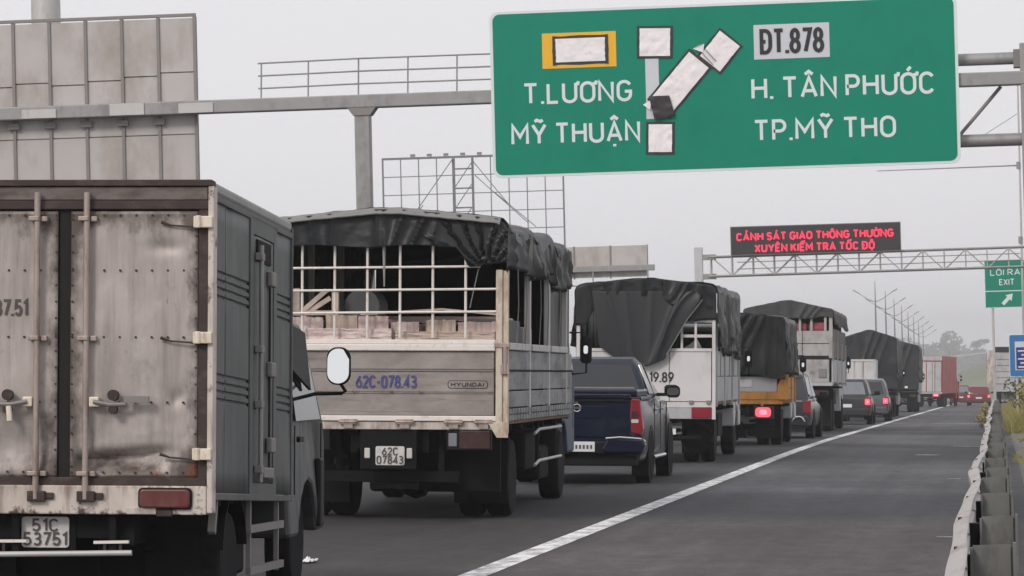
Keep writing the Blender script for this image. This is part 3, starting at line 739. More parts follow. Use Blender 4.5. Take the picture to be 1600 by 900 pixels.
# the far-off wood that reads as one hazy mass
rg = random.Random(5); wood = MB()
for i in range(150):
    x = rg.uniform(-205, -5); y = rg.uniform(2250, 2480); h = rg.uniform(17, 30) * (1 - .2*max(0, (x + 32)/32))
    for k in range(4):
        r = rg.uniform(3.8, 8); leafy(wood, (x + rg.uniform(-7, 7), y, -5 + h*rg.uniform(.2, .95)), r, r, r*.8, 60, 1.8, rg)
tag(wood.build('distant_wood', 'leaf_far'), 'hazy line of distant trees beyond the traffic', 'trees', kind='stuff')
tree('distant_tree', 'tallest hazy distant tree rising out of the far tree line', -28, 2200, 38, 7, 3, size=1.0)
tree('distant_tree', 'hazy distant tree just left of the exit sign post', -8.8, 2190, 32, 5.4, 11, size=.9)
tree('distant_tree', 'wide hazy distant tree left of the tallest one in the tree line', -64, 2210, 33, 11, 17, size=1.2)
# low grass bank, its colour greyed for haze, and white rail of the far ramp
bk = MB(); bk.grid(40, 4, lambda a, b: (-60 + 140*a, 430 + 30*b, -4.5 + (8.1*max(0, min(1, (-60 + 140*a + 30)/30))**1.5 + .25*fbm(a*20, b*3))*min(1, b*1.4)))
tag(bk.build('embankment', 'grass_bank', smooth=True), kind='structure')
fr = thing('far_ramp_rail', 'thin white rail of the far ramp below the hazy trees', 'rail', 0, 0, lean=0, z=0)
for zc in (4.2,):
    MB().bar((-6, 448, zc - .5), (-1.0, 448, zc), .1, .16).build('bar', 'galv_light', fr)
for x in (-5.9, -1.2): MB().box(x, x + .06, 448.1, 448.2, 2.2, 4.6).build('post', 'lamp_grey', fr)
# roadside grass (nobody could count it) and shrubs
rg = random.Random(9); g = MB()
def blade(mb, x, y, z, h, lean, wd):
    a = rg.uniform(0, 2*PI); ca, sa = math.cos(a), math.sin(a); l = lean*rg.uniform(.3, 1.4)
    mb.add([(x - wd*sa, y + wd*ca, z), (x + wd*sa, y - wd*ca, z), (x + l*.45*ca + wd*.6*sa, y + l*.45*sa, z + h*.6), (x + l*ca, y + l*sa, z + h)], [(0, 1, 2, 3)])
for i in range(9000):
    y = 62 + 140*rg.random()**1.3; x = .40 + rg.uniform(0, 1.0)**1.4*2.6
    if fbm(x*.8, y*.12, 1) < -.12: continue
    hh = rg.uniform(.2, .85) * (1.15 if y > 92 else .3) * (.7 + .6*min(1, (x-.3)))
    blade(g, x, y, road_z(1, y) - .1, hh, .35, .02)
tag(g.build('roadside_grass', 'grass_dry'), 'tall dry yellow-green grass behind the guardrail on the right', 'grass', kind='stuff')
def shrub(x, y, r, h, label, m, seed, n=260):
    t = thing('shrub', label, 'shrub', x, y, lean=0); q = random.Random(seed)
    st = MB(); cr = MB()
    for i in range(7):
        a = q.uniform(0, 2*PI); e = (r*.7*math.cos(a), r*.7*math.sin(a), h*q.uniform(.5, .9)); st.tube([(0, 0, -.1), e], [.02, .008], 5)
        leafy(cr, e, r*.5, r*.5, h*.28, n // 7, .07, q)
    st.build('stem', 'bark', t); cr.build('foliage', m, t)
shrub(1.15, 103, .55, 1.75, 'yellow-green shrub at the right edge just below the blue sign', 'grass_dry', 2, 500)
shrub(.75, 128, .5, 1.5, 'olive shrub behind the guardrail left of the yellow-green one', 'grass_green', 4, 420)
shrub(-.50, 112, .17, .42, 'small weed clump growing on the shoulder beside the guardrail', 'grass_dry', 6, 110)
shrub(-.42, 126, .13, .7, 'thin upright weed beside the far guardrail', 'grass_dry', 8, 90)
# ------------------------------------------------------------------ vehicle parts
def wheel(root, x, y, r, wd, side=1, n=28, rim='rim'):
    mb = MB(); h = wd / 2
    mb.lathe_x((x, y, r), [(-h, .60*r), (-h*1.02, .80*r), (-h*.96, .93*r), (-h*.72, .99*r), (-h*.3, r), (-.02*h, .985*r), (h*.3, r), (h*.72, .99*r), (h*.96, .93*r), (h*1.02, .80*r), (h, .60*r)], n)
    t = mb.build('wheel', 'rubber', root, smooth=True)
    s = side
    rb = MB(); rb.lathe_x((x, y, r), [(s*h*.97, .61*r), (s*h*.97, .55*r), (s*h*.35, .50*r), (s*h*.25, .30*r), (s*h*.8, .26*r), (s*h*.9, .12*r), (s*h*.9, .02*r)], 18)
    for k in range(6):
        a = k*PI/3; rb.cyl((x + s*h*.38, y + .38*r*math.cos(a), r + .38*r*math.sin(a)), 'x', .02, .03, 6)
    rb.build('rim', rim, t, smooth=True)
    return t
def chassis(root, L, hw, axles, r, zf, flap=True, dual=True, wd=.22, front=None, detail=True):
    fr = MB()
    for s in (-1, 1): fr.box(s*.38 - .04, s*.38 + .04, .12, L + 1.2, zf - .28, zf - .02)
    n = 6
    for i in range(n): y = .12 + (L)*i/(n-1); fr.box(-.34, .34, y, y + .08, zf - .24, zf - .06)
    for i in range(7): y = .2 + (L - .4)*i/6; fr.box(-hw + .05, hw - .05, y, y + .07, zf - .06, zf)
    fr.build('chassis', 'black_frame', root)
    for y in axles:
        ax = MB(); ax.tube([(-hw + .2, y, r), (hw - .2, y, r)], .06, 10)
        ax.lathe_x((0, y, r), [(-.22, .05), (-.16, .14), (0, .2), (.16, .14), (.22, .05)], 14)
        for s in (-1, 1):
            for k in range(3): ax.box(s*.42 - .04, s*.42 + .04, y - .6 + .12*k, y + .6 - .12*k, r + .10 + .02*k, r + .118 + .02*k)
        ax.build('axle', 'black_frame', root, smooth=True)
        for s in (-1, 1):
            wheel(root, s*(hw - wd/2 - .06), y, r, wd, s)
            if dual: wheel(root, s*(hw - wd*1.5 - .10), y, r, wd, s)
            if flap:
                fb = MB(); fb.grid(4, 6, lambda a, b, s=s, y=y: (s*(hw - .05 - a*(2*wd + .06)), y - r - .14 + .04*math.sin(a*3 + b*2), .16 + (zf - .22)*b))
                fb.build('mud_flap', 'mudflap', root, solid=.012)
    if front is not None:
        for s in (-1, 1): wheel(root, s*(hw - wd/2 - .08), front, r, wd, s)
    if detail:
        for s in (-1, 1):
            tk = MB(); tk.box(s*(hw - .55), s*(hw - .12), L*.48, L*.66, zf - .55, zf - .12); tk.build('tool_box', 'black_frame', root, bev=.03)
        ex = MB(); ex.tube([(-.62, .5, zf - .38), (-.62, L*.5, zf - .4)], .05, 8); ex.build('exhaust_pipe', 'rust_frame', root)
        sp = MB(); sp.lathe_x((.0, L*.30, zf - .42), [(-.1, .3), (-.11, .38), (0, .42), (.11, .38), (.1, .3)], 20); sp.build('spare_wheel', 'rubber', root, smooth=True)
def mirror(root, x, y, z, w_, h_, arm, s=1, m='black_plastic', gs=1.0, cr=.42, gm='mirror'):
    hd = MB(); hd.prism(rrect(x - w_/2 - .012, x + w_/2 + .012, z - h_/2 - .012, z + h_/2 + .012, min(w_, h_)*cr, 6), 'y', y - .012, y + .075)
    hd.tf(lambda X, Y, Z: (x + (X - x)*(1 - 1.8*max(0, Y - y - .02)), Y, z + (Z - z)*(1 - 1.5*max(0, Y - y - .02))))
    p = hd.build('mirror', m, root, bev=.008)
    wg, hg = w_*gs, h_*(gs if gs > .99 else gs*.75)
    g = MB(); g.prism(rrect(x - wg/2, x + wg/2, z - hg/2, z + hg/2, min(wg, hg)*cr, 6), 'y', y - .030, y - .024)
    g.tf(lambda X, Y, Z: (X, Y + .10*(Z - z) + s*.17*(X - x), Z))
    g.build('mirror_glass', gm, p)
    a = MB(); a.tube(arm, .014, 7); a.build('mirror_arm', 'black_plastic', p, smooth=True)
def cab(root, y0, L, hw, z0, z1, m, arch=None, r=.36, mirrors=True, two=True, mh=.30):
    zb = z0 + (z1 - z0)*.52
    poly = [(y0, z0), (y0, z1 - .06), (y0 + .08, z1), (y0 + L*.62, z1), (y0 + L*.72, z1 - .05), (y0 + L*.96, zb), (y0 + L, zb - .15), (y0 + L, z0)]
    if arch is not None:
        ap = [(arch + (r+.10)*math.cos(t), max(z0, r + (r+.10)*math.sin(t))) for t in [PI*i/8 for i in range(9)]]
        poly = poly + ap
    b = MB(); b.prism(poly, 'x', -hw, hw)
    b.tf(lambda X, Y, Z: (X*(1 - .11*max(0, (Z - zb)/(z1 - zb))), Y, Z))
    c = b.build('cab', m, root, bev=.03)
    xs = lambda Z: hw*(1 - .11*max(0, (Z - zb)/(z1 - zb))) + .006
    for s in (-1, 1):
        g = MB(); pts = [(y0 + L*.14, zb + .03), (y0 + L*.86, zb + .03), (y0 + L*.68, z1 - .13), (y0 + L*.14, z1 - .13)]
        g.add([(s*xs(z), y, z) for y, z in pts] + [(s*(xs(z) - .02), y, z) for y, z in pts], [(0,1,2,3), (4,7,6,5), (0,4,5,1), (1,5,6,2), (2,6,7,3), (3,7,4,0)])
        g.build('window', 'glass', c)
        dl = MB()
        for yy in (y0 + L*.10, y0 + L*.88): dl.box(s*(hw + .001) - .004, s*(hw + .001) + .004, yy, yy + .014, z0 + .3, zb)
        dl.build('door_seam', 'dark_gap', c)
        MB().box(s*(hw + .012) - .014, s*(hw + .012) + .014, y0 + L*.16, y0 + L*.28, zb - .12, zb - .08).build('door_handle', 'black_plastic', c, bev=.006)
    yw0, yw1 = y0 + L*.725, y0 + L*.955
    g = MB(); g.add([(-hw*.86, yw1 + .03, zb + .06), (hw*.86, yw1 + .03, zb + .06), (hw*.8, yw0 + .035, z1 - .08), (-hw*.8, yw0 + .035, z1 - .08)], [(0, 1, 2, 3)])
    g.build('windscreen', 'glass', c, solid=.01)
    MB().box(-hw*.6, hw*.6, y0 - .008, y0 - .001, zb + .1, z1 - .2).build('rear_window', 'glass', c)
    if mirrors:
        for s in (-1, 1):
            x = s*(hw + .18); y = y0 + L*.82
            mirror(root, x, y, zb + .28, .13, mh*.8, [(s*(hw - .04), y + .03, zb + .5), (x, y + .05, zb + .5), (x, y + .05, zb - .02), (s*(hw - .04), y + .03, zb - .04)], s, gs=.42)
            if False: mirror(root, x + s*.01, y + .01, zb - .06, .14, .15, [(x, y + .06, zb + .1), (x, y + .06, zb - .1)], s, gs=.45)
    return c
def plate2(root, x0, x1, z0, z1, y, rows, m='plate'):
    p = MB(); p.prism(rrect(x0, x1, z0, z1, .02), 'y', y, y + .006); pl = p.build('licence_plate', m, root)
    H = z1 - z0; W = x1 - x0
    text('lettering', rows[0], H*.36, 'ink_worn' if m == 'plate' else 'ink', pl, x0 + W*.24, y - .006, z0 + H*.55, box_w=W*.52, bold=.02, depth=.003)
    text('lettering', rows[1], H*.38, 'ink_worn' if m == 'plate' else 'ink', pl, x0 + W*.06, y - .006, z0 + H*.09, box_w=W*.88, bold=.02, depth=.003)
    return pl

# ------------------------------------------------------------------ TRUCK 1: the dented aluminium box truck, front left
t1 = thing('box_truck', 'dented grey aluminium box truck with rusty door frame, nearest at the left', 'truck', -5.65, 20.41, 2.7)
HW = .91; NOSE = .038
def nd(X, Y, Z): return (X, Y, Z - NOSE*Y)       # the body sits nose-down on its springs
def b1(mb, name, m, parent=t1, **k): return mb.tf(nd).build(name, m, parent, **k)
bx = MB(); bx.box(-HW + .02, HW - .02, .13, 3.05, .80, 2.66); body = b1(bx, 'cargo_box', 'alu_side_shaded', bev=.01)
rf = MB(); rf.box(-HW - .004, HW + .004, .10, 3.08, 2.662, 2.735); b1(rf, 'roof_rail', 'galv', bev=.02)
# right wall, panel by panel; the middle one is the side door
def side_panel(y0, y1, name, m='alu_side_shaded', groove=True, x=HW, dx=0.0, z0=.84, z1=2.64):
    rows = [z0, 1.395, 1.41, 1.445, 1.46, 1.495, 1.51, 1.545, 1.56, 2.02, 2.035, 2.075, 2.09, 2.13, 2.145, 2.185, 2.20, z1]
    rows = [r_ for r_ in rows if z0 <= r_ <= z1]
    mb = MB(); vs = []; fs_ = []; ny = 16
    zs = []
    for i, zz in enumerate(rows):
        zs.append((zz, 0))
        if groove and 0 < i < len(rows) - 1 and i % 2 == 1 and i + 1 < len(rows):
            pass
    # interleave: flat, groove bottom pair
    zz = [(z0, 0)]
    if groove:
        for base in (1.40, 1.45, 1.50, 1.55, 2.03, 2.08, 2.13, 2.18):
            zz += [(base, 0), (base + .010, -.014), (base + .020, -.014), (base + .028, 0)]
    k = 14; full = []
    for a, b in zip(zz, zz[1:] + [(z1, 0)]):
        full.append(a)
        if b[0] - a[0] > .2:
            m_ = max(2, int((b[0] - a[0]) / .12))
            for q in range(1, m_): full.append((a[0] + (b[0] - a[0])*q/m_, 0))
    full.append((z1, 0))
    for j, (z_, off) in enumerate(full):
        for i in range(ny + 1):
            y = y0 + (y1 - y0)*i/ny
            edge = min(i, ny - i) / ny
            w_ = .010*fbm(y*1.6, z_*1.3, 2.0 + y0) * (1 if 0 < i < ny else 0)
            vs.append((x + dx + off + w_, y, z_))
    for j in range(len(full) - 1):
        for i in range(ny): fs_.append((j*(ny+1)+i, j*(ny+1)+i+1, (j+1)*(ny+1)+i+1, (j+1)*(ny+1)+i))
    mb.add(vs, fs_); mb.tf(nd)
    return mb.build(name, m, t1, smooth=True, solid=.004)
side_panel(.10, .44, 'side_panel'); side_panel(.45, 1.33, 'side_panel'); side_panel(2.40, 3.06, 'side_panel')
dr = side_panel(1.47, 2.27, 'side_door', groove=False, dx=.004, z0=.92, z1=2.52)
for (ya, yb, za, zb_) in ((1.335, 1.46, .84, 2.64), (2.275, 2.395, .84, 2.64), (1.46, 2.275, 2.525, 2.64), (1.46, 2.275, .84, .915)):
    b1(MB().box(HW - .01, HW + .012, ya, yb, za, zb_), 'door_frame', 'alu_side_shaded', bev=.004)
b1(MB().box(HW - .012, HW + .001, 1.33, 1.345, .84, 2.64), 'door_seal', 'dark_gap')
b1(MB().box(HW - .012, HW + .008, 2.262, 2.276, .9, 2.53), 'door_seal', 'dark_gap')
b1(MB().box(HW - .012, HW + .010, 1.455, 1.470, .9, 2.53), 'door_seal', 'dark_gap')
b1(MB().box(HW + .004, HW + .02, 1.56, 2.1, 2.36, 2.50), 'vent_panel', 'black_frame', dr)
q = MB(); q.tube([(HW + .045, 1.56, .92), (HW + .045, 1.56, 2.46)], .016, 8); b1(q, 'locking_rod', 'galv', dr, smooth=True)
for z_ in (.98, 1.40, 1.76, 2.36): b1(MB().box(HW + .01, HW + .06, 1.51, 1.62, z_, z_ + .05), 'rod_guide', 'rib_steel', dr, bev=.006)
q = MB(); q.tube([(HW + .02, 2.05, .95), (HW + .02, 2.05, 2.3)], .008, 6); b1(q, 'hinge_pin', 'dark_gap', dr)
for z_ in (1.12, 1.62, 2.22): b1(MB().box(HW + .012, HW + .05, 1.98, 2.16, z_, z_ + .10), 'hinge', 'rib_steel', dr, bev=.01)
b1(MB().box(HW + .012, HW + .04, 1.75, 2.15, .95, 1.02), 'handle', 'rib_steel', dr, bev=.008)
for z0_, z1_ in ((.80, .845), (2.615, 2.66)): b1(MB().box(HW - .02, HW + .012, .1, 3.075, z0_, z1_), 'side_rail', 'alu_side_shaded', bev=.006)
b1(MB().box(HW - .02, HW + .014, 3.05, 3.09, .80, 2.69), 'front_post', 'alu_side_shaded', bev=.006)
# rear frame
q = MB(); q.box(-HW, HW, 0, .12, 2.56, 2.615); q.box(-HW, HW, -.012, .12, 2.70, 2.74); b1(q, 'header', 'rust_frame', bev=.006)
b1(MB().box(-HW + .003, HW - .03, .006, .11, 2.618, 2.697), 'header_panel', 'worn_grey', bev=.004)
for s in (-1, 1): b1(MB().box(s*HW - (.085 if s > 0 else 0), s*HW + (0 if s > 0 else .085), .01, .12, .90, 2.58), 'door_post', 'rust_frame', bev=.006)
b1(MB().box(HW - .024, HW + .012, -.006, .11, .72, 2.70), 'corner_post', 'sill_white', bev=.006)
sill = b1(MB().box(-HW, HW - .026, -.01, .12, .71, .885), 'sill', 'sill_white', bev=.008)
b1(MB().box(-HW, HW - .03, .002, .1, .885, .935), 'door_track', 'rust_frame', bev=.004)
b1(MB().box(-.036, .036, .03, .1, .93, 2.57), 'door_gap', 'dark_gap')
def dent(x, z):
    dz = 0
    dz += .012*fbm(x*1.3, z*1.0, 1.0)
    # the pushed-in crease low on the right-hand leaf, and one by the lock
    c = math.exp(-((x - .36)/.26)**4 - ((z - 1.06 - .10*(x - .3))/.10)**2); dz += .10*c*(1 if z < 1.06 + .1*(x-.3) else math.exp(-((z - 1.06 - .1*(x-.3))/.03)**2))
    dz += .010*fbm(x*4, z*5, 5)*math.exp(-((z - 1.05)/.2)**2)
    c = math.exp(-((x + .02)/.14)**2 - ((z - 1.26 + .9*abs(x))/.12)**2); dz += .030*c
    dz += .030*math.exp(-((x + .30)/.18)**2 - ((z - 1.14)/.16)**2)
    dz += .018*math.exp(-((x - .70)/.05)**2 - ((z - 1.42 - .4*(x - .7))/.05)**2)
    dz += .016*math.exp(-((x - .62)/.10)**2 - ((z - 2.33)/.04)**2)
    return dz
def leaf(x0, x1):
    mb = MB(); mb.grid(44, 84, lambda a, b: (x0 + (x1-x0)*a, .018 + (dent(x0 + (x1-x0)*a, .935 + 1.615*b)
        * min(1, 14*min(a, 1-a)) * min(1, 20*min(b, 1-b))), .935 + 1.615*b))
    return b1(mb, 'door_leaf', 'alu_door', smooth=True, solid=.01)
dl_, dr_ = leaf(-HW + .09, -.040), leaf(.040, HW - .088)
def lockrod(x, door):
    q = MB(); q.tube([(x, -.035, .80), (x, -.035, 2.66)], .0195, 10); r_ = b1(q, 'locking_rod', 'rod', door, smooth=True)
    g_ = MB()
    for z_ in (2.50, 1.775, .955):
        g_.box(x - .05, x + .015, -.062, .012, z_ - .014, z_ + .014); g_.box(x + .02, x + .06, -.025, .012, z_ - .016, z_ + .016)
    b1(g_, 'rod_guide', 'rod', door, bev=.005)
    f_ = MB(); f_.box(x - .05, x + .06, -.05, -.012, .785, .85); f_.box(x + .035, x + .11, -.03, -.012, .80, .84); b1(f_, 'rod_foot', 'rust_frame', door, bev=.006)
lockrod(-.159, dl_); lockrod(.146, dr_)
def latch(x, s, door, hang):
    q = MB(); q.box(x - s*.0 - .03, x + .03, -.055, .0, 1.36, 1.42); b1(q, 'latch_bracket', 'hinge_cream', door, bev=.006)
    q = MB(); q.tube([(x, -.06, 1.39), (x + s*.10, -.07, 1.372), (x + s*.20, -.06, 1.375)], .014, 8); q.box(min(x + s*.19, x + s*.34), max(x + s*.19, x + s*.34), -.075, -.045, 1.385, 1.425); b1(q, 'latch_handle', 'rib_steel', door, smooth=True)
    q = MB(); q.cyl((x + s*.12, -.05, 1.43), 'y', .034, .05, 12); q.cyl((x + s*.12, -.05, 1.345), 'y', .028, .05, 10); b1(q, 'latch_catch', 'rust_frame', door, smooth=True)
    if hang:
        q = MB(); q.tube([(x + s*.11, -.07, 1.36), (x + s*.10, -.08, 1.27)], .018, 8); b1(q, 'padlock', 'hinge_cream', door, smooth=True)
latch(.20, 1, dr_, False); latch(-.21, -1, dl_, True)
for z_ in (2.482, 1.781, 1.077):
    for s, dd in ((1, dr_), (-1, dl_)):
        q = MB(); q.box(s*.805, s*.812, -.03, .01, z_ - .03, z_ + .03) if False else None
        q.box(min(s*.80, s*.915), max(s*.80, s*.915), -.035, .01, z_ - .035, z_ + .035); q.cyl((s*.83, -.03, z_), 'z', .02, .075, 10)
        b1(q, 'hinge', 'hinge_cream', dd, bev=.005)
        q = MB(); q.tube([(s*.80, -.02, z_ - .03), (s*.66, -.012, z_ - .02), (s*.60, -.008, z_)], [.007, .006, .012], 6); b1(q, 'hinge_strap', 'rust_frame', dd)
for s, dd in ((1, dr_), (-1, dl_)):
    rv = MB(); xs_ = [.05 + .098*i for i in range(8)]
    for z_ in (2.19, 1.785, 1.39, .965, 2.525):
        for xq in xs_: rv.cyl((s*xq, .012, z_), 'y', .0075, .012, 6)
    for k in range(16):
        for xq in (.05, .812): rv.cyl((s*xq, .012, 1.0 + .1*k), 'y', .0075, .012, 6)
    tag(b1(rv, 'rivets', 'rust_frame', dd), kind='stuff')
text('lettering', '51C-537.51', .088, 'ink_worn', dl_, -.662, .008, 1.918, box_w=.43, bold=.02, depth=.003)
# lamps, plate, bumper
q = MB(); q.prism(rrect(.470, .800, .742, .874, .03), 'y', -.024, -.009); lf = b1(q, 'lamp_surround', 'dark_gap')
q = MB(); q.prism(rrect(.482, .788, .752, .864, .026), 'y', -.05, -.022); b1(q, 'tail_lamp', 'lens_red', lf, bev=.01)
b1(MB().box(.40, .58, -.03, -.011, .712, .752), 'bracket', 'worn_white', bev=.005)
b1(MB().box(.58, .68, -.02, -.011, .70, .742), 'bracket', 'rust_frame', bev=.004)
q = MB(); q.prism(rrect(-.796, -.47, .752, .864, .026), 'y', -.05, -.011); b1(q, 'tail_lamp', 'lens_red', bev=.01)
plate2(t1, -.274, .02, .502, .689, .10, ('51C', '53751'))
b1(MB().box(-.32, .06, .108, .13, .48, .75), 'plate_backing', 'black_frame')
q = MB(); q.tube([(-.8, .02, .455), (.425, .02, .478)], .018, 10); b1(q, 'underride_bar', 'galv_light', smooth=True)
for xa, xb in ((.19, .405), (-.80, -.225)):
    b1(MB().bar((xa, .03, .54), (xb, .03, .545), .03, .018), 'step_bar', 'pipe_white')
    for k in (.3, .75): b1(MB().box(xa + (xb-xa)*k - .008, xa + (xb-xa)*k + .008, .03, .05, .475, .535), 'step_bracket', 'rust_frame')
for s in (-1, 1): b1(MB().box(s*.30 - .02, s*.30 + .02, .04, .09, .47, .80), 'bar_hanger', 'black_frame')
chassis(t1, 3.0, .90, (1.05,), .35, .80, wd=.19, front=4.0, detail=True)
# side guard on the right
for z_ in (.585, .315):
    b1(MB().bar((HW - .03, 1.55, z_ + .03), (HW - .03, 2.92, z_ + .06), .03, .05), 'side_guard', 'rib_steel')
for y_ in (1.62, 2.75): b1(MB().box(HW - .06, HW - .03, y_, y_ + .04, .33, .86), 'guard_strut', 'rib_steel')
b1(MB().bar((HW - .05, .42, .86), (HW - .05, .32, .60), .045, .05), 'fender_stay', 'rib_steel')
q = MB(); q.grid(10, 3, lambda a, b: (HW - .03 - .42*b, 1.05 + .44*math.cos(PI*(.05 + .9*a)), .40 + .42*math.sin(PI*(.05 + .9*a)))); q.build('fender', 'black_plastic', t1, solid=.01)
MB().grid(4, 4, lambda a, b: (-.88 + 1.5*a, .62 + .02*math.sin(a*7), .20 + .5*b)).build('underside_dark_sheet', 'mudflap', t1, solid=.012)  # dark sheet added to blacken the shaded space under the body
cb1 = cab(t1, 3.17, 1.60, .90, .42, 1.93, 'cab_silver', arch=4.0, r=.35, mirrors=False)
mirror(t1, 1.055, 4.42, 1.625, .155, .255, [(.86, 4.44, 1.42), (1.07, 4.47, 1.425), (1.10, 4.46, 1.44), (1.06, 4.46, 1.50)], 1, cr=.49)
q = MB(); q.add([(.86, 3.25, 1.80), (.865, 3.25, 1.62), (.905, 4.0, 1.45), (.86, 4.0, 1.86), (.84, 3.3, 1.93)], [(0, 1, 2, 3, 4)]); q.build('window_visor', 'black_plastic', cb1, solid=.02)
q = MB(); q.box(.875, .925, 4.44, 4.62, .45, .95); q.build('mud_guard', 'black_plastic', cb1, bev=.02)
b1(MB().box(-.6, .6, 3.18, 3.6, 1.95, 2.1), 'wind_deflector_base', 'black_plastic', cb1, bev=.02)
# ------------------------------------------------------------------ tarpaulins
def poly_at(P, t):
    L = [0]
    for a, b in zip(P, P[1:]): L.append(L[-1] + math.hypot(b[0]-a[0], b[1]-a[1]))
    s = t*L[-1]
    for i in range(len(P) - 1):
        if s <= L[i+1] + 1e-9:
            k = (s - L[i]) / max(1e-9, L[i+1] - L[i]); return (P[i][0] + (P[i+1][0]-P[i][0])*k, P[i][1] + (P[i+1][1]-P[i][1])*k)
    return P[-1]
def ridge(v): return max(0, 1 - abs(v)*2.6)**2.2
def pleats(x, b, lst, w=.045):
    return sum(A*math.exp(-abs(x - x0 - sl*b)/w) for x0, sl, A in lst)
def cover(root, m, hw, y0, y1, zb, ze, zr, bows, sag=.07, seed=0, amp=.03, zbf=None, name='tarpaulin', na=70, nb=64, front=0.0, zl=None):
    def f(a, b):
        y = y0 + (y1 - y0)*b
        z_b = zb if zbf is None else zbf(y)
        P = [(-hw-.015, z_b if zl is None else zl), (-hw-.015, ze-.10), (-hw+.03, ze-.02), (-hw+.14, ze), (-.12, zr-.012), (.12, zr-.012), (hw-.14, ze), (hw-.03, ze-.02), (hw+.015, ze-.10), (hw+.015, z_b)]
        x, z = poly_at(P, a)
        sg = 0
        for p, q in zip(bows, bows[1:]):
            if p <= y <= q: sg = math.sin(PI*(y-p)/(q-p))**2
        e = abs(x)/hw; top = z > ze - .12
        hang = max(0, min(1, (ze - z)/max(.05, ze - z_b)))
        if top: z -= sag*sg*(.4 + .6*e)
        w_ = amp*(1.5*ridge(fbm(y*1.1 + seed, (z if not top else x)*.45 + seed)) - .4) + amp*.25*fbm(y*2.2, a*5, seed)
        if top: z += .35*w_
        else: x += (1 if x > 0 else -1)*(w_*(.4 + hang) - sag*.5*sg*(1 - hang) )
        if front and y > y1 - 1.2 and top: z -= front*((y - y1 + 1.2)/1.2)**2
        if hang > .97: z += .05*fbm(y*1.4, seed + 3)
        return (x, y, z)
    mb = MB(); mb.grid(na, nb, f); return mb.build(name, m, root, smooth=False or True, solid=.012)
def flap(root, m, x0, x1, ztop, zbot, fold, nx=70, nz=40, y=-.03, name='rear_flap', xf=None):
    mb = MB()
    def f(a, b):
        x = x0 + (x1-x0)*a; zt, zb_ = ztop(x), zbot(x); z = zt + (zb_ - zt)*b
        yy = y - fold(x, b, z)
        if xf: x = xf(x, b)
        return (x, yy, z)
    mb.grid(nx, nz, f); return mb.build(name, m, root, smooth=True, solid=.012)
def roofline(hw, ze, zr): return lambda x: zr - (zr - ze)*min(1, max(0, abs(x) - .12)/(hw - .26)) - (.08*max(0, (abs(x) - hw + .14)/.14)**2)

# ------------------------------------------------------------------ TRUCK 2: open-backed truck with grid and folded tarp
t2 = thing('cargo_truck', 'cargo truck with open grid back, dark tarp roof and worn number 62C-078.43 tailgate', 'truck', -6.39, 35.95, 1.2)
H2 = 1.245; L2 = 6.82
# tailgate
for i, (za, zb_) in enumerate(((1.115, 1.345), (1.36, 1.575), (1.60, 1.79))):
    MB().box(-H2 + .06, 1.125, -.02 + (.012 if i == 2 else 0), .03, za, zb_).build('tailgate_board', 'tailgate', t2, bev=.008)
MB().box(-H2 + .06, 1.125, -.03, .0, 1.580, 1.597).build('tailgate_rib', 'rib_steel', t2)
MB().box(-H2 + .06, 1.125, -.028, .0, 1.347, 1.358).build('tailgate_rib', 'tailgate', t2)
MB().box(-H2 + .02, 1.14, -.045, .04, 1.795, 1.865).build('tailgate_top_rail', 'pipe_white', t2, bev=.01)
MB().box(-H2 + .02, 1.14, -.02, .05, 1.867, 1.915).build('tailgate_cap', 'pipe_white', t2, bev=.008)
MB().box(-H2, 1.16, -.035, .05, 1.055, 1.112).build('lower_rail', 'pipe_white', t2, bev=.008)
MB().box(-H2, 1.10, -.015, .06, .965, 1.048).build('sill', 'worn_white', t2, bev=.008)
for x in (-.90, -.42, .18, .70, 1.02):
    q = MB(); q.box(x - .09, x + .09, -.055, -.036, 1.02, 1.075); q.cyl((x, -.05, 1.045), 'x', .016, .2, 8); q.box(x - .05, x + .05, -.05, -.015, .975, 1.02); q.build('hinge', 'rod', t2, bev=.004)
post = MB(); post.box(1.145, 1.215, -.05, .03, .95, 2.65); post.box(1.222, H2 + .03, -.03, .05, .93, 2.64); post.box(1.205, 1.228, -.02, .04, .95, 2.64)
post.build('corner_post', 'cream', t2, bev=.006)
MB().prism([(1.06, 1.05), (1.28, 1.05), (1.28, .885), (1.16, .885)], 'y', -.06, -.052).build('corner_plate', 'cream', t2, bev=.01)
q = MB(); q.box(1.13, 1.29, -.06, .06, 1.83, 1.88); q.box(1.2, 1.29, -.065, -.04, 1.55, 1.66); q.cyl((1.245, -.06, 1.70), 'z', .022, .3, 8); q.build('post_latch', 'rod', t2, bev=.005)
MB().box(-H2 - .02, -H2 + .05, -.03, .05, .95, 2.64).build('corner_post', 'cream', t2, bev=.006)
tx = MB(); text('lettering', '62C-078.43', .115, 'blue_ink', t2, -.335, -.026, 1.412, box_w=.63, bold=.02)
bd = thing_b = MB(); bd.prism(rrect(.635, 1.06, 1.40, 1.485, .03), 'y', -.024, -.0205); bdg = bd.build('badge', 'ink', t2)
MB().prism(rrect(.643, 1.052, 1.407, 1.478, .026), 'y', -.0265, -.0245).build('badge_face', 'tailgate', bdg)
text('lettering', 'HYUNDAI', .036, 'ink', bdg, .675, -.0305, 1.424, box_w=.34, bold=.03, depth=.002)
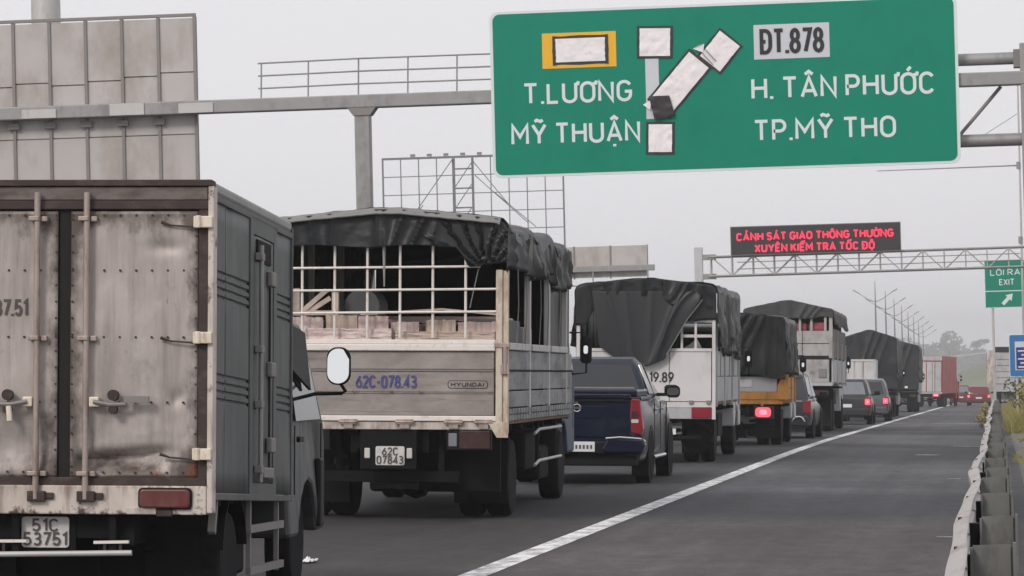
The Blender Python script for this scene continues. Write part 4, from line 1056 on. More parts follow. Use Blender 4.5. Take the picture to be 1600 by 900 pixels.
# grid across the open back
for i in range(6):
    x = -.924 + .349*i; MB().tube([(x, -.02 - .004*(i % 2), 1.93), (x, -.02, 2.92)], .0145, 8).build('grid_bar', 'pipe_white', t2, smooth=True)
for z_, xa, xb in ((2.675, -H2, .98), (2.437, -H2, 1.15), (2.20, -H2 + .1, 1.15)):
    MB().tube([(xa, -.045, z_ - .012), (0, -.05, z_), (xb, -.045, z_ + .01)], .013, 8).build('grid_bar', 'pipe_white', t2, smooth=True)
MB().tube([(.965, -.05, 2.68), (.87, -.05, 2.25)], .006, 5).build('rope', 'tarp_hem', t2)
MB().tube([(-.045, -.06, 2.90), (-.04, -.06, 2.47)], [.02, .008], 6).build('strap', 'galv', t2)
# floor, headboard, side boards, posts
MB().box(-H2 + .03, H2 - .03, .05, L2, 1.02, 1.09).build('floor', 'wood', t2)
MB().box(-H2 + .03, H2 - .03, L2 - .05, L2, 1.0, 3.1).build('headboard', 'black_frame', t2)
for s in (-1, 1):
    for k, (ya, yb) in enumerate(((.07, 1.72), (1.73, 3.44), (3.45, 5.14), (5.15, 6.8))):
        for (za, zb_) in ((1.20, 1.37), (1.385, 1.585), (1.60, 1.80)):
            MB().box(s*(H2 - .012) - .02, s*(H2 - .012) + .02, ya, yb, za, zb_).build('side_board', 'sideboard', t2, bev=.006)
    for ya, yb in ((.08, 2.1), (2.3, 4.1), (4.3, 6.1)):
        MB().box(s*(H2 + .005) - .03, s*(H2 + .005) + .03, ya, yb, 1.81, 1.885).build('side_cap', 'galv_light', t2, bev=.008)
    for z_ in (1.06, 1.13):
        MB().box(s*(H2 - .01) - .03, s*(H2 - .01) + .03, .06, L2, z_, z_ + .055).build('side_rail', 'sideboard', t2, bev=.006)
    for k in range(26): MB().box(s*(H2 + .018) - .008, s*(H2 + .018) + .008, .15 + .26*k, .19 + .26*k, 1.055, 1.19).build('stake_pocket', 'sideboard', t2)
    for y_ in (2.2, 4.2, 6.18):
        MB().box(s*(H2 - .02) - .035, s*(H2 - .02) + .035, y_ - .05, y_ + .05, 1.1, 3.08).build('stake_post', 'galv_light', t2, bev=.008)
    MB().tube([(s*(H2 + .01), .1, 1.592), (s*(H2 + .01), L2, 1.592)], .012, 6).build('side_bar', 'black_frame', t2)
for y_ in (.35, 2.2, 4.2, 6.2):
    MB().tube([(-H2 + .02, y_, 2.6), (-H2 + .02, y_, 3.1), (0, y_, 3.24), (H2 - .02, y_, 3.1), (H2 - .02, y_, 2.6)], .022, 6).build('tarp_bow', 'rust_frame', t2)
cover(t2, 'tarp', H2 + .02, -.05, 6.75, 2.70, 3.20, 3.30, (-.05, 2.2, 4.2, 6.2, 8.0), .15, 3, .055, zbf=lambda y: 2.64 + .05*math.sin(y*2.2) - (.05 if y > 4 else 0), front=.22, nb=110, na=90, zl=1.95)
rl2 = roofline(H2 + .02, 3.19, 3.285)
def zb2(x):
    if x > .86: return 2.70 - .02*math.sin(x*9)
    if x > .70: return 2.90 - .20*((x-.70)/.16)**1.3
    return 2.895 + .012*math.sin(x*6)
def fold2(x, b, z):
    r = pleats(x, b, ((-1.05, .03, .06), (-.84, .05, .07), (-.62, .02, .07), (-.12, .0, .05), (-.04, .02, .06), (.18, -.14, .06), (.42, -.16, .08), (.55, -.10, .06), (.66, -.05, .05))) + .008*fbm(x*5, b*2, 2)
    if x > .35:                                  # gathered folds fanning out of the tied corner
        cx, cz = .80, 2.62; a = math.atan2(z - cz, cx - x + .25); k = min(1, (x - .35)/.3)
        r = r*(1-k) + k*(.07*ridge(math.sin(a*11 + 1.2*fbm(x*3, z*3)) * .6) + .02)
    return r + .03*b
flap(t2, 'tarp', -H2 - .02, H2 + .025, lambda x: rl2(x) + .0, zb2, fold2, 120, 40, y=-.055)
q = MB(); q.grid(60, 2, lambda a, b: ((-1 + 2*a)*(H2 - .05), -.16 + .10*b, rl2((-1 + 2*a)*(H2 - .05)) - .050 + .065*b + .006*fbm(a*20, b))); q.build('tarp_hem', 'tarp_hem', t2, solid=.012)
chassis(t2, L2, 1.20, (1.55, ), .43, 1.0, wd=.26, front=6.9, flap=True)
plate2(t2, -.133, .175, .589, .789, -.005, ('62C', '07843'))
for xa, xb in ((-.25, -.19), (.2, .26)): MB().box(xa, xb, -.03, .0, .66, .77).build('plate_lamp', 'lens_white', t2, bev=.01)
MB().box(-.3, .3, .005, .03, .55, .96).build('plate_backing', 'black_frame', t2)
q = MB(); q.box(.62, 1.10, -.015, .05, .75, .97); lb = q.build('lamp_box', 'black_plastic', t2, bev=.01)
MB().box(.76, 1.085, -.028, -.014, .765, .955).build('tail_lamp', 'lens_dull', lb, bev=.008)
MB().box(.645, .735, -.028, -.014, .79, .93).build('reverse_lamp', 'lamp_grey', lb, bev=.008)
q = MB(); q.box(-1.10, -.62, -.015, .05, .75, .97); lb = q.build('lamp_box', 'black_plastic', t2, bev=.01)
MB().box(-1.085, -.76, -.028, -.014, .765, .955).build('tail_lamp', 'lens_dull', lb, bev=.008)
MB().box(-1.0, .72, .25, .33, .40, .52).build('underride_bar', 'black_frame', t2, bev=.01)
for x in (-.6, .5): MB().box(x, x + .06, .26, .32, .5, .98).build('bar_hanger', 'black_frame', t2)
MB().cyl((0, .5, .37), 'x', .05, .5, 12).build('muffler', 'rim', t2)
MB().grid(8, 4, lambda a, b: (-1.1 + 1.72*a, 1.0 + .03*math.sin(a*9), .34 + .05*math.sin(a*5) + .58*b)).build('underside_dark_sheet', 'mudflap', t2, solid=.012)  # dark sheet added so the underside reads as deep shade
MB().box(.58, 1.12, .6, .66, .30, .96).build('mud_flap', 'mudflap', t2)
MB().box(-.62, .58, 2.6, 4.3, .22, .62).build('underside_shade_block', 'black_frame', t2, bev=.05)  # black block added to fill the shaded underside and hide lit road
MB().box(-1.1, 1.1, 4.6, 5.6, .30, .7).build('forward_shade_block', 'black_frame', t2, bev=.05)  # second added block, keeps the underside dark farther forward
MB().grid(4, 4, lambda a, b: (-1.15 + .55*a, 1.02 + .02*math.sin(a*4), .22 + .3*b)).build('mud_flap', 'mudflap', t2, solid=.012)
for z_ in (.92, .56):
    MB().tube([(H2 - .06, 3.3, z_ - .05), (H2 - .03, 3.5, z_), (H2 - .03, 5.9, z_)], .018, 8).build('side_guard', 'galv_light', t2, smooth=True)
for y_ in (3.7, 5.6): MB().box(H2 - .1, H2 - .06, y_, y_ + .06, .5, 1.0).build('guard_strut', 'black_frame', t2)
cab(t2, L2 + .12, 1.75, 1.10, .55, 2.55, 'cab_blue', arch=7.35, r=.43, mh=.42)
for y_ in (.7, 1.5, 2.9, 3.7, 5.0):
    MB().tube([(H2 + .045, y_, 2.68), (H2 + .05, y_ + .04, 2.3), (H2 + .03, y_ + .02, 1.83)], .006, 5).build('rope', 'tarp_hem', t2)
# load seen through the grid: each bundle its own thing
def load(name, label, cat, mb, m, root=t2, **k):
    M_ = Matrix.Translation(root.location) @ root.rotation_euler.to_matrix().to_4x4()
    mb.v = [tuple(M_ @ Vector(p)) for p in mb.v]
    return tag(mb.build(name, m, None, **k), label, cat)
def lumpy(x0, x1, y0, y1, z0, z1, seed, n=12, amp=.025):
    mb = MB()
    mb.grid(n*2, n, lambda a, b: (x0 + (x1-x0)*a, y0 + amp*fbm(a*6, b*4, seed), z0 + (z1-z0)*b + amp*.5*fbm(a*9, b, seed+2)))
    mb.grid(n*2, n, lambda a, b: (x0 + (x1-x0)*a, y0 + (y1-y0)*b + (amp*fbm(a*6, 4, seed) if b == 0 else 0), z1 + amp*.5*fbm(a*9, 1, seed+2)*(1 if b == 0 else 1) + amp*.6*fbm(a*5, b*7, seed)*b))
    mb.box(x0 + .01, x1 - .01, y0 + .04, y1, z0, z1 - .03)
    return mb
bund = (('leftmost pale pink wrapped bundle in the row above the tailgate', 'pink_wrap', -1.10, -.72, 2.15), ('pale bundle with a pink label, second in the row above the tailgate', 'carton', -.70, -.36, 2.17),
        ('pinkish carton with red band, third in the row above the tailgate', 'red_carton', -.34, -.02, 2.16), ('low pink bundle in the middle of the row above the tailgate', 'pink_wrap', 0, .30, 2.10),
        ('pale slumped bundle right of the middle of the row above the tailgate', 'carton', .38, .70, 2.12), ('rightmost dusty pink bundle beside the cream corner post', 'red_carton', .72, 1.12, 2.10))
for i, (lab, m_, xa, xb, zt) in enumerate(bund):
    load('wrapped_bundle', lab, 'bundle', lumpy(xa, xb, .10 + .05*(i % 2), 1.0, 1.10, zt, i + 1, amp=.035), m_, smooth=True)
    MB().box(xa + .01, xb - .01, .06 + .05*(i % 2), .12, 1.93 + .03*(i % 3), 1.945 + .03*(i % 3)) if False else None
load('flat_bundle', 'flat pale bundle lying along the top of the tailgate, left half', 'bundle', lumpy(-1.12, .02, .06, .3, 1.90, 2.03, 21, amp=.02), 'pink_wrap', smooth=True)
load('flat_bundle', 'flat pale bundle lying along the top of the tailgate, right half', 'bundle', lumpy(.06, 1.12, .06, .3, 1.90, 2.00, 22, amp=.02), 'carton', smooth=True)
load('carton', 'flat reddish carton lying deeper in the truck, behind the front row', 'carton', MB().box(-.32, 1.02, 1.3, 2.6, 1.1, 2.18), 'red_carton', bev=.02)
load('timber_frame', 'weathered timber frame with diagonal struts at the left of the load', 'timber', MB().bar((-1.04, .30, 2.17), (-1.04, .30, 2.46), .07).bar((-.62, .3, 2.17), (-.62, .3, 2.42), .07).bar((-1.02, .31, 2.18), (-.72, .31, 2.44), .05).bar((-.98, .33, 2.17), (-.68, .33, 2.36), .05).bar((-1.05, .32, 2.20), (-.58, .32, 2.20), .05), 'pale_wood')
load('drum', 'dull grey drum lying behind the timber frame under the tarp', 'drum', MB().cyl((-.36, .75, 2.27), 'y', .19, .6, 18), 'cargo_grey', smooth=True)
load('plank', 'long pale plank lying sloped across the load', 'plank', MB().bar((-.36, .35, 2.185), (.50, .5, 2.245), .03, .02).bar((.5, .5, 2.245), (1.08, .55, 2.19), .03, .02), 'pale_wood')
load('crate', 'pale grey crate seen between the side posts of the grid-backed truck', 'crate', MB().box(.72, 1.17, .75, 1.95, 1.10, 2.14), 'cargo_grey', bev=.02)
load('crate', 'second grey crate, deeper between the side posts of the grid-backed truck', 'crate', MB().box(.6, 1.17, 2.35, 3.1, 1.1, 2.08), 'grey_panel', bev=.02)
load('tarp_roll', 'slate grey tarp hung inside the side of the grid-backed truck near its front', 'tarp', MB().grid(10, 30, lambda b, a: (1.17 + .02*fbm(a*9, b*2), 4.3 + 2.3*a, 1.1 + 1.55*b)), 'tarp_slate', smooth=True, solid=.01)

# ------------------------------------------------------------------ cars
def ring(y, pts): return [(x, y, z) for x, z in pts] + [(-x, y, z) for x, z in reversed(pts)]
def car(root, L, hw, h, body, style='suv', lit=False, zb=None, glass='glass', detail=True, lamp='lens_red_clean', wr=.34, platem='plate_clean', bed=0.0):
    zb = zb or h*.60
    st = [(0.0, .90, .93), (.06, .965, .99), (.30, 1, 1), (L*.5, 1, 1), (L - .75, .98, .97), (L - .25, .90, .86), (L, .74, .76)]
    lo = MB(); rings = []
    for y, k, kz in st:
        w_ = hw*k; zt = zb*kz if y < L*.62 else zb*kz*.93
        rings.append(ring(y, [(w_*.80, .26), (w_*.96, .33), (w_, .48), (w_*1.0, zt*.80), (w_*.965, zt*.94), (w_*.90, zt)]))
    lo.loft(rings); bd = lo.build('body', body, root, smooth=True, bev=.02)
    gy0, gy1 = (bed + .02 if bed else (.10 if style == 'suv' else .55)), L*.70
    top = h
    g = MB(); rs = []
    ks = [(gy0, zb - .02, .90, zb - .02, .90)]
    ry = .32 if style == 'suv' and not bed else .42
    roof0 = gy0 + ry; roof1 = gy1 - .95
    tb = .22 if bed else .13; wk = .84 if bed else 1.0
    def gr_(y, t, wtop): return ring(y, [(hw*.90, zb - .04), (hw*(.90 - tb*t), zb + (top - zb)*t*.86), (wtop*wk*hw, zb + (top - zb)*t)])
    g.loft([gr_(gy0, .03, .88), gr_(gy0 + ry*.55, .62, .78), gr_(roof0, .95, .70), gr_(roof0 + .35, 1.0, .70), gr_(roof1, .985, .70), gr_(gy1, .03, .86)])
    cb = g.build('cabin', body, root, smooth=True)
    # rear window
    za, zc = zb + .06, zb + (top - zb)*.80
    yy = lambda z: gy0 + ry*(.03 + .93*((z - zb)/(top - zb))) - .02
    wv = MB(); pts = [(-hw*.78, za), (hw*.78, za), (hw*(.66 if not bed else .60), zc), (-hw*(.66 if not bed else .60), zc)]
    wv.add([(x, yy(z), z) for x, z in pts], [(0, 1, 2, 3)]); wv.build('rear_window', glass, cb, solid=.012)
    for s in (-1, 1):
        sw = MB(); xx_ = lambda z: hw*(.90 - tb*(z - zb)/((top - zb)*.86)) + .008
        p = [(gy0 + ry*.75, zb + .06), (gy1 - .35, zb + .06), (roof1 - .05, zb + (top-zb)*.80), (roof0 + .05, zb + (top-zb)*.80)]
        sw.add([(s*xx_(z), y, z) for y, z in p], [(0, 1, 2, 3)]); w2 = sw.build('side_window', 'glass', cb, solid=.012)
        ym = (gy0 + gy1)/2 + .05; MB().add([(s*(xx_(zb+.06)+.008), ym, zb+.05), (s*(xx_(zb+.06)+.008), ym+.07, zb+.05), (s*(xx_(top*.93)+.008), ym+.05, zb + (top-zb)*.82), (s*(xx_(top*.93)+.008), ym-.02, zb + (top-zb)*.82)], [(0,1,2,3)]).build('pillar', body, w2, solid=.01)
        lm = MB(); lm.prism([(s*hw*.985, zb*.62), (s*hw*.985, zb*.97), (s*hw*.80, zb*.95), (s*hw*.78, zb*.66)], 'y', -.015, .12); lp = lm.build('tail_lamp', lamp, bd, bev=.012)
        if lit:
            MB().prism(rrect(*sorted((s*hw*.95, s*hw*.76)), zb*.70, zb*.90, .03), 'y', -.03, -.012).build('lit_lens', 'lamp_lit', lp)
            MB().prism(rrect(*sorted((s*hw*.90, s*hw*.82)), zb*.76, zb*.84, .02), 'y', -.036, -.031).build('lit_core', 'lamp_lit_hot', lp)
        for y_ in (.95 if not bed else 1.12, L - .88):
            ar = MB(); ar.cyl((s*(hw - .09), y_, wr), 'x', wr + .06, .20, 28); ar.build('wheel_arch', 'black_plastic', bd)
            wheel(root, s*(hw - .085), y_, wr, .21, s)
        hm = MB(); hm.prism(rrect(*sorted((s*(hw + .02), s*(hw + .22))), zb + .03, zb + .19, .05), 'y', gy1 - .62, gy1 - .50); hm.build('door_mirror', 'black_plastic', root, bev=.02)
        MB().box(*sorted((s*(hw*.9), s*(hw + .05))), gy1 - .60, gy1 - .54, zb + .02, zb + .07).build('mirror_stalk', 'black_plastic', root)
    MB().prism(rrect(-hw*.93, hw*.93, .32, .56, .07), 'y', -.07, .10).build('bumper', body if style != 'pick' else 'black_plastic', bd, bev=.03)
    MB().prism(rrect(-hw*.80, hw*.80, .24, .34, .04), 'y', -.04, .10).build('valance', 'black_plastic', bd, bev=.02)
    if detail:
        pl = MB(); pl.prism(rrect(-.24, .24, zb*.60, zb*.60 + .12, .015), 'y', -.024, -.012); pl.build('licence_plate', platem, bd)
    return bd, cb

# navy pickup
pk = thing('pickup_truck', 'navy blue double-cab pickup behind the white-backed truck', 'pickup', -5.86, 48.2, 0.4)
PH = .935
bd, cbn = car(pk, 5.2, PH, 1.80, 'navy', 'pick', zb=1.20, bed=1.62, detail=False, wr=.38)
for o in [c for c in bd.children if c.name.startswith(('tail_lamp', 'bumper', 'valance'))]:
    for c in list(o.children): bpy.data.objects.remove(c)
    bpy.data.objects.remove(o)
# load bed shell, tailgate and trim
MB().box(-.70, .70, .05, 1.6, 1.197, 1.215).build('bed_cover', 'black_plastic', pk, bev=.01)
for s in (-1, 1): MB().box(*sorted((s*.70, s*.90)), .02, 1.62, 1.18, 1.232).build('bed_rail', 'navy', pk, bev=.02)
q = MB(); q.prism(rrect(-.75, .75, .66, 1.235, .03), 'y', -.03, .04); tg = q.build('tailgate', 'navy', pk, bev=.012)
MB().prism([(-.78, 1.20), (.78, 1.20), (.74, 1.27), (-.74, 1.27)], 'y', -.055, .06).build('tailgate_lip', 'navy', tg, bev=.015)
MB().box(-.72, .72, -.056, -.03, 1.165, 1.192).build('lip_shadow_gap', 'black_plastic', tg)
MB().prism([(-.42, 1.10), (.42, 1.10), (.33, .93), (-.33, .93)], 'y', -.038, -.029).build('handle_recess', 'navy', tg, bev=.012)
q = MB(); q.tube([(.052*math.cos(t), -.05, 1.07 + .052*math.sin(t)) for t in [2*PI*i/20 for i in range(21)]], .010, 6); q.box(-.06, .06, -.054, -.044, 1.056, 1.084); q.build('emblem', 'chrome', tg, smooth=True)
MB().box(-.30, .02, -.046, -.036, 1.145, 1.163).build('chrome_strip', 'chrome', tg)
for s in (-1, 1):
    q = MB(); q.prism([(s*.755, 1.205), (s*.885, 1.195), (s*.935, .78), (s*.90, .70), (s*.765, .73), (s*.745, .95)], 'y', -.03, .14); tl = q.build('tail_lamp', 'lens_red_clean', pk, bev=.015)
    MB().prism(rrect(*sorted((s*.765, s*.865)), .93, 1.03, .015), 'y', -.04, -.02).build('indicator', 'lens_dull', tl)
    MB().prism(rrect(*sorted((s*.765, s*.865)), .865, .915, .012), 'y', -.04, -.02).build('reverse_lamp', 'lens_white', tl)
    q = MB(); q.prism([(s*.36, .50), (s*.44, .66), (s*.95, .645), (s*.97, .56), (s*.93, .44), (s*.40, .44)], 'y', -.16, .10); bu = q.build('bumper_corner', 'navy', pk, bev=.03)
    q = MB(); q.tube([(s*.42, -.165, .648), (s*.62, -.17, .665), (s*.90, -.15, .645), (s*.965, -.05, .60)], .016, 6); q.build('bumper_trim', 'chrome', bu, smooth=True)
    q = MB(); q.tube([(s*.955, 1.3, .36), (s*1.0, 1.45, .37), (s*1.0, 2.6, .37)], .03, 8); q.build('side_step', 'chrome', pk, smooth=True)
    q = MB(); q.grid(3, 4, lambda a, b, s=s: (s*(.70 + .24*a), .70, .10 + .34*b)); q.build('mud_flap', 'black_plastic', pk, solid=.012)
MB().box(-.40, .40, -.13, .08, .43, .60).build('bumper_step', 'black_plastic', pk, bev=.02)
MB().box(-.85, .85, -.02, .1, .26, .46).build('underbody_panel', 'black_plastic', pk, bev=.02)
pl = MB().box(-.06, .262, -.142, -.132, .46, .60).build('licence_plate', 'plate_clean', pk, bev=.006)
for i in range(5): MB().box(-.01 + .052*i, .018 + .052*i, -.147, -.1425, .50, .555).build('plate_mark', 'ink_worn', pl)
MB().box(-.64, .64, 1.60, 1.63, 1.22, 1.24).build('window_sill', 'black_plastic', pk)
MB().cyl((0, 1.12, .38), 'x', .07, 1.5, 10).build('axle', 'black_frame', pk)
MB().box(-.45, .45, .4, 4.4, .38, .55).build('chassis', 'black_frame', pk)
mirror(pk, 1.09, 3.0, 1.29, .19, .16, [(.82, 3.04, 1.24), (1.05, 3.05, 1.25)], 1, gs=.9, gm='glass')
MB().box(-.84, .84, .03, 1.60, 1.236, 1.335).build('tonneau', 'navy', pk, bev=.03)
MB().box(-.80, .80, .01, .05, 1.338, 1.365).build('tonneau_trim', 'lamp_grey', pk, bev=.008)
for y_ in (1.66, 2.62, 3.62):
    for s in (-1, 1): MB().box(*sorted((s*.925, s*.941)), y_, y_ + .012, .45, 1.14).build('door_seam', 'dark_gap', pk)
for y_ in (1.85, 2.8): MB().box(.93, .965, y_, y_ + .16, 1.02, 1.05).build('door_handle', 'chrome', pk, bev=.006)
# ------------------------------------------------------------------ the other trucks in the queue
def simple_truck(root, hw, L, zf, zs, r=.42, tail='white_panel', side='grey_panel', axles=(1.5,), front=None, wd=.25, cabm='cab_white', zc=2.6, cabm_y=None, mh=.4, detail=True, boards=2):
    MB().box(-hw + .03, hw - .03, .06, L, zf - .04, zf + .03).build('floor', 'wood', root)
    MB().box(-hw + .03, hw - .03, L - .06, L, zf, zs + .4).build('headboard', 'black_frame', root)
    for s in (-1, 1):
        for i in range(boards):
            za = zf + (zs - zf)*i/boards; zb_ = zf + (zs - zf)*(i+1)/boards
            for k in range(3):
                MB().box(s*(hw - .012) - .02, s*(hw - .012) + .02, .06 + (L-.06)*k/3 + .006, .06 + (L-.06)*(k+1)/3 - .006, za + .006, zb_ - .006).build('side_board', side, root, bev=.006)
        for k in range(4):
            y = .1 + (L - .25)*k/3; MB().box(s*(hw + .012) - .02, s*(hw + .012) + .02, y, y + .08, zf - .08, zs + .5).build('stake_post', side, root)
    MB().box(-hw, hw, -.02, .07, zf - .10, zf).build('sill', tail, root, bev=.008)
    chassis(root, L, hw - .04, axles, r, zf - .1, wd=wd, front=front, detail=detail)
    cab(root, L + .12, 1.7, min(1.12, hw - .05), .55, zc, cabm, arch=(L + .75), r=r, mh=mh)

# TRUCK 3: white-backed truck, pointed tarp hanging down its back
t3 = thing('cargo_truck', 'white-backed truck with a dark pointed tarp hanging over its tailgate', 'truck', -6.03, 59.5, .6)
h3 = 1.2
simple_truck(t3, h3, 6.3, 1.06, 1.95, tail='white_panel', side='grey_panel', axles=(1.5,), front=7.05, zc=2.5)
for (xa, xb) in ((-1.19, -.4), (-.39, .4), (.41, 1.13)): MB().box(xa, xb, -.03, .03, 1.07, 1.925).build('tailgate_panel', 'white_panel', t3, bev=.006)
MB().box(-1.2, 1.14, -.045, .035, 1.93, 1.985).build('tailgate_rail', 'white_panel', t3, bev=.006)
MB().box(-1.2, 1.14, -.02, .05, .77, .955).build('lower_panel', 'grey_panel', t3, bev=.006)
for s in (-1, 1): MB().box(s*1.175 - .03, s*1.175 + .03, -.05, .05, .76, 2.48).build('corner_post', 'white_panel', t3, bev=.006)
for z_ in (2.46, 2.20): MB().box(.62, 1.14, -.03, .01, z_ - .025, z_ + .025).build('grid_bar', 'white_panel', t3)
for x in (.62, .86): MB().box(x - .02, x + .02, -.04, .0, 1.98, 2.46).build('grid_bar', 'white_panel', t3)
MB().add([(.6, .3, 1.98), (.95, .3, 1.98), (.86, .28, 2.16), (.72, .3, 2.05)], [(0, 1, 2, 3)]).build('load_sheet', 'white_panel', t3, solid=.02)
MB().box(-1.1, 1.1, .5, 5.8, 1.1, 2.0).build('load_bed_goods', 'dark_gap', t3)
text('lettering', '19.89', .155, 'ink', t3, .07, -.036, 1.41, box_w=.40, bold=.015)
MB().box(.79, 1.135, -.05, -.021, .785, .975).build('tail_lamp', 'lens_red_clean', t3, bev=.01)
MB().box(-1.135, -.79, -.05, -.021, .785, .975).build('tail_lamp', 'lens_red_clean', t3, bev=.01)
for x in (-.6, .25, .75, 1.05): MB().box(x, x + .07, -.06, -.03, 1.03, 1.09).build('latch', 'rib_steel', t3, bev=.005)
MB().box(.18, .52, -.02, -.005, .50, .60).build('licence_plate', 'plate_clean', t3)
MB().box(.2, .95, .05, .12, .42, .48).build('underride_bar', 'black_frame', t3)
q = MB(); q.tube([(.82 + .24*math.cos(t), .9, .42 + .24*math.sin(t)) for t in [2*PI*i/24 for i in range(25)]], .05, 8); q.build('spare_wheel', 'rubber', t3, smooth=True)
cover(t3, 'tarp', h3 + .02, -.06, 6.25, 1.98, 3.10, 3.20, (-.06, 1.6, 3.2, 4.8, 6.25), .06, 8, .05, zbf=lambda y: 2.02 - .10*min(1, y) - .012*y + .04*math.sin(y*2))
rl3 = roofline(h3 + .02, 3.09, 3.19)
flap(t3, 'tarp', -h3 - .02, h3 + .02, rl3, lambda x: 2.90 + .02*math.sin(x*7) - (.44*min(1, (x - .25)/.5) if x > .25 else 0) - (.5*min(1, (-.75 - x)/.3) if x < -.75 else 0), lambda x, b, z: pleats(x, b, ((-1.0, .05, .06), (-.7, .04, .07), (-.45, -.05, .06), (-.02, 0, .10), (.3, .05, .07), (.62, -.25, .09), (.75, -.3, .08), (.98, -.2, .07))) + .01*fbm(x*5, b*2) + .02, 110, 16, y=-.05)
def tri_b(x):
    if x < -.5: return 2.02 + (1.80 - 2.02)*max(0, (x + .80)/.30)
    if x < .02: return 1.80 - .13*(x + .5)/.52
    if x < .34: return 1.67 + .13*(x - .02)/.32
    return 1.80 + 1.05*((x - .34)/.62)**.9
flap(t3, 'tarp_slate', -.80, .95, lambda x: 2.97, lambda x: min(2.86, tri_b(x)), lambda x, b, z: .02 + pleats(x, b, ((-.6, .25, .03), (-.35, .15, .025), (.1, -.05, .02), (.66, -.5, .035), (.82, -.75, .03)), .06) + .05*b*(1-b) + .05*b, 70, 50, y=-.075, name='hanging_flap', xf=lambda x, b: x - .14*(1-b)*(x < -.3)*(-.3 - x)/.5)

for y_ in (.5, 1.6, 2.8, 4.0, 5.2): MB().tube([(h3 + .06, y_, 2.1), (h3 + .05, y_ + .05, 1.5)], .008, 5).build('rope', 'tarp_hem', t3)
MB().tube([(.98, -.14, 2.82), (.70, -.16, 2.45), (.36, -.16, 1.86)], .009, 5).build('rope', 'tarp_hem', t3)
# TRUCK 4: orange-edged tipper-like truck under a draped tarp, brake lamp lit
t4 = thing('cargo_truck', 'orange-framed truck with dark folded tarp over its back and a lit brake lamp', 'truck', -5.82, 75.5, 0)
simple_truck(t4, 1.18, 4.2, 1.0, 1.5, tail='orange', side='orange', axles=(1.3,), front=4.9, zc=2.4, r=.40, mh=.4)
for (xa, xb) in ((-1.15, -.3), (-.29, 1.05)): MB().box(xa, xb, -.02, .04, 1.17, 1.50).build('tailgate_panel', 'grey_panel', t4, bev=.006)
MB().box(.16, .5, -.035, -.022, 1.28, 1.44).build('plate_panel', 'white_panel', t4)
MB().prism([(1.06, 1.0), (1.06, 1.30), (1.16, 1.55), (1.30, 1.55), (1.30, 1.0)], 'y', -.06, .05).build('corner_gusset', 'orange', t4, bev=.01)
MB().box(-1.2, 1.3, -.04, .06, 1.00, 1.165).build('rear_beam', 'orange', t4, bev=.01)
for x in (-.6, .1, .7): MB().box(x, x + .05, -.03, .06, .86, 1.0).build('bracket', 'orange', t4)
for s in (-1, 1):
    lp = MB().box(*sorted((s*.55, s*.98)), -.03, .03, .58, .86).build('tail_lamp', 'lens_dull', t4, bev=.01)
    if s > 0:
        MB().prism(rrect(.58, .92, .62, .83, .08), 'y', -.05, -.032).build('lit_lens', 'lamp_lit', lp)
        MB().prism(rrect(.67, .84, .67, .78, .05), 'y', -.06, -.051).build('lit_core', 'lamp_lit_hot', lp)
cover(t4, 'tarp', 1.22, -.06, 4.1, 1.55, 2.82, 2.90, (-.06, 1.4, 2.8, 4.1), .05, 12, .05)
rl4 = roofline(1.22, 2.81, 2.89)
flap(t4, 'tarp', -1.24, 1.24, rl4, lambda x: 1.50 + .05*math.sin(x*4), lambda x, b, z: .03 + pleats(x, b, ((.15, -.9, .09), (.38, -.85, .10), (.6, -.7, .09), (.78, -.55, .08), (.92, -.12, .07), (-.2, -.6, .08), (-.6, -.4, .08), (1.08, .0, .05)), .05) + .02*fbm(x*3, z*2, 2) + .06*b, 120, 60, y=-.05)

# TRUCK 5: tall truck with red goods under the tarp
t5 = thing('cargo_truck', 'tall truck with white panelled back and red goods showing under its tarp', 'truck', -5.98, 100, 0)
h5 = 1.27
simple_truck(t5, h5, 8.6, 1.42, 2.1, tail='grey_panel', side='grey_panel', axles=(1.6, 2.9), front=9.4, zc=2.9, r=.48, boards=1)
for i in range(3):
    for j, (za, zb_) in enumerate(((2.19, 2.53), (2.55, 2.91))):
        MB().box(-1.15 + .78*i, -1.15 + .78*i + .765, -.03, .03, za, zb_).build('upper_panel', 'old_white', t5, bev=.006)
for i in range(3): MB().box(-1.15 + .78*i, -1.15 + .78*i + .765, -.025, .03, 1.42, 2.08).build('lower_panel', 'old_white', t5, bev=.006)
MB().box(-1.2, 1.2, -.01, .04, 2.085, 2.185).build('gap_beam', 'dark_gap', t5)
b_ = MB().box(.87, 1.10, -.06, -.026, 1.56, 1.82).build('meter_box', 'rib_steel', t5, bev=.01)
MB().box(.62, .76, -.035, -.026, 1.66, 1.76).build('sticker', 'rib_steel', t5)
for s in (-1, 1):
    MB().box(s*1.22 - .05, s*1.22 + .05, -.05, .06, 2.12, 3.3).build('corner_post', 'old_white', t5, bev=.006)
    for i in range(3): MB().box(*sorted((s*1.22, s*1.27)), .1 + 2.85*i, 2.9 + 2.85*i, 2.13, 2.98).build('side_panel', 'tarp_brown', t5, bev=.006)
for x in (.0, .33, .66, 1.06): MB().box(x - .035, x + .035, -.035, .02, 2.91, 3.4).build('slat', 'old_white', t5)
for x in (-.33, -.66, -1.0): MB().box(x - .035, x + .035, -.035, .02, 2.91, 3.4).build('slat', 'old_white', t5)
for i in range(4): load('red_sack', ('leftmost', 'second', 'third', 'rightmost')[i] + ' red sack of the row under the tall truck\'s tarp', 'sack', MB().box(-1.05 + .54*i, -.55 + .54*i, .08, .8, 2.90, 3.14 + .02*(i % 2)), 'red_goods', t5, bev=.06)
MB().box(-1.15, 1.15, .85, 8.4, 1.45, 3.5).build('stacked_load', 'dark_gap', t5)
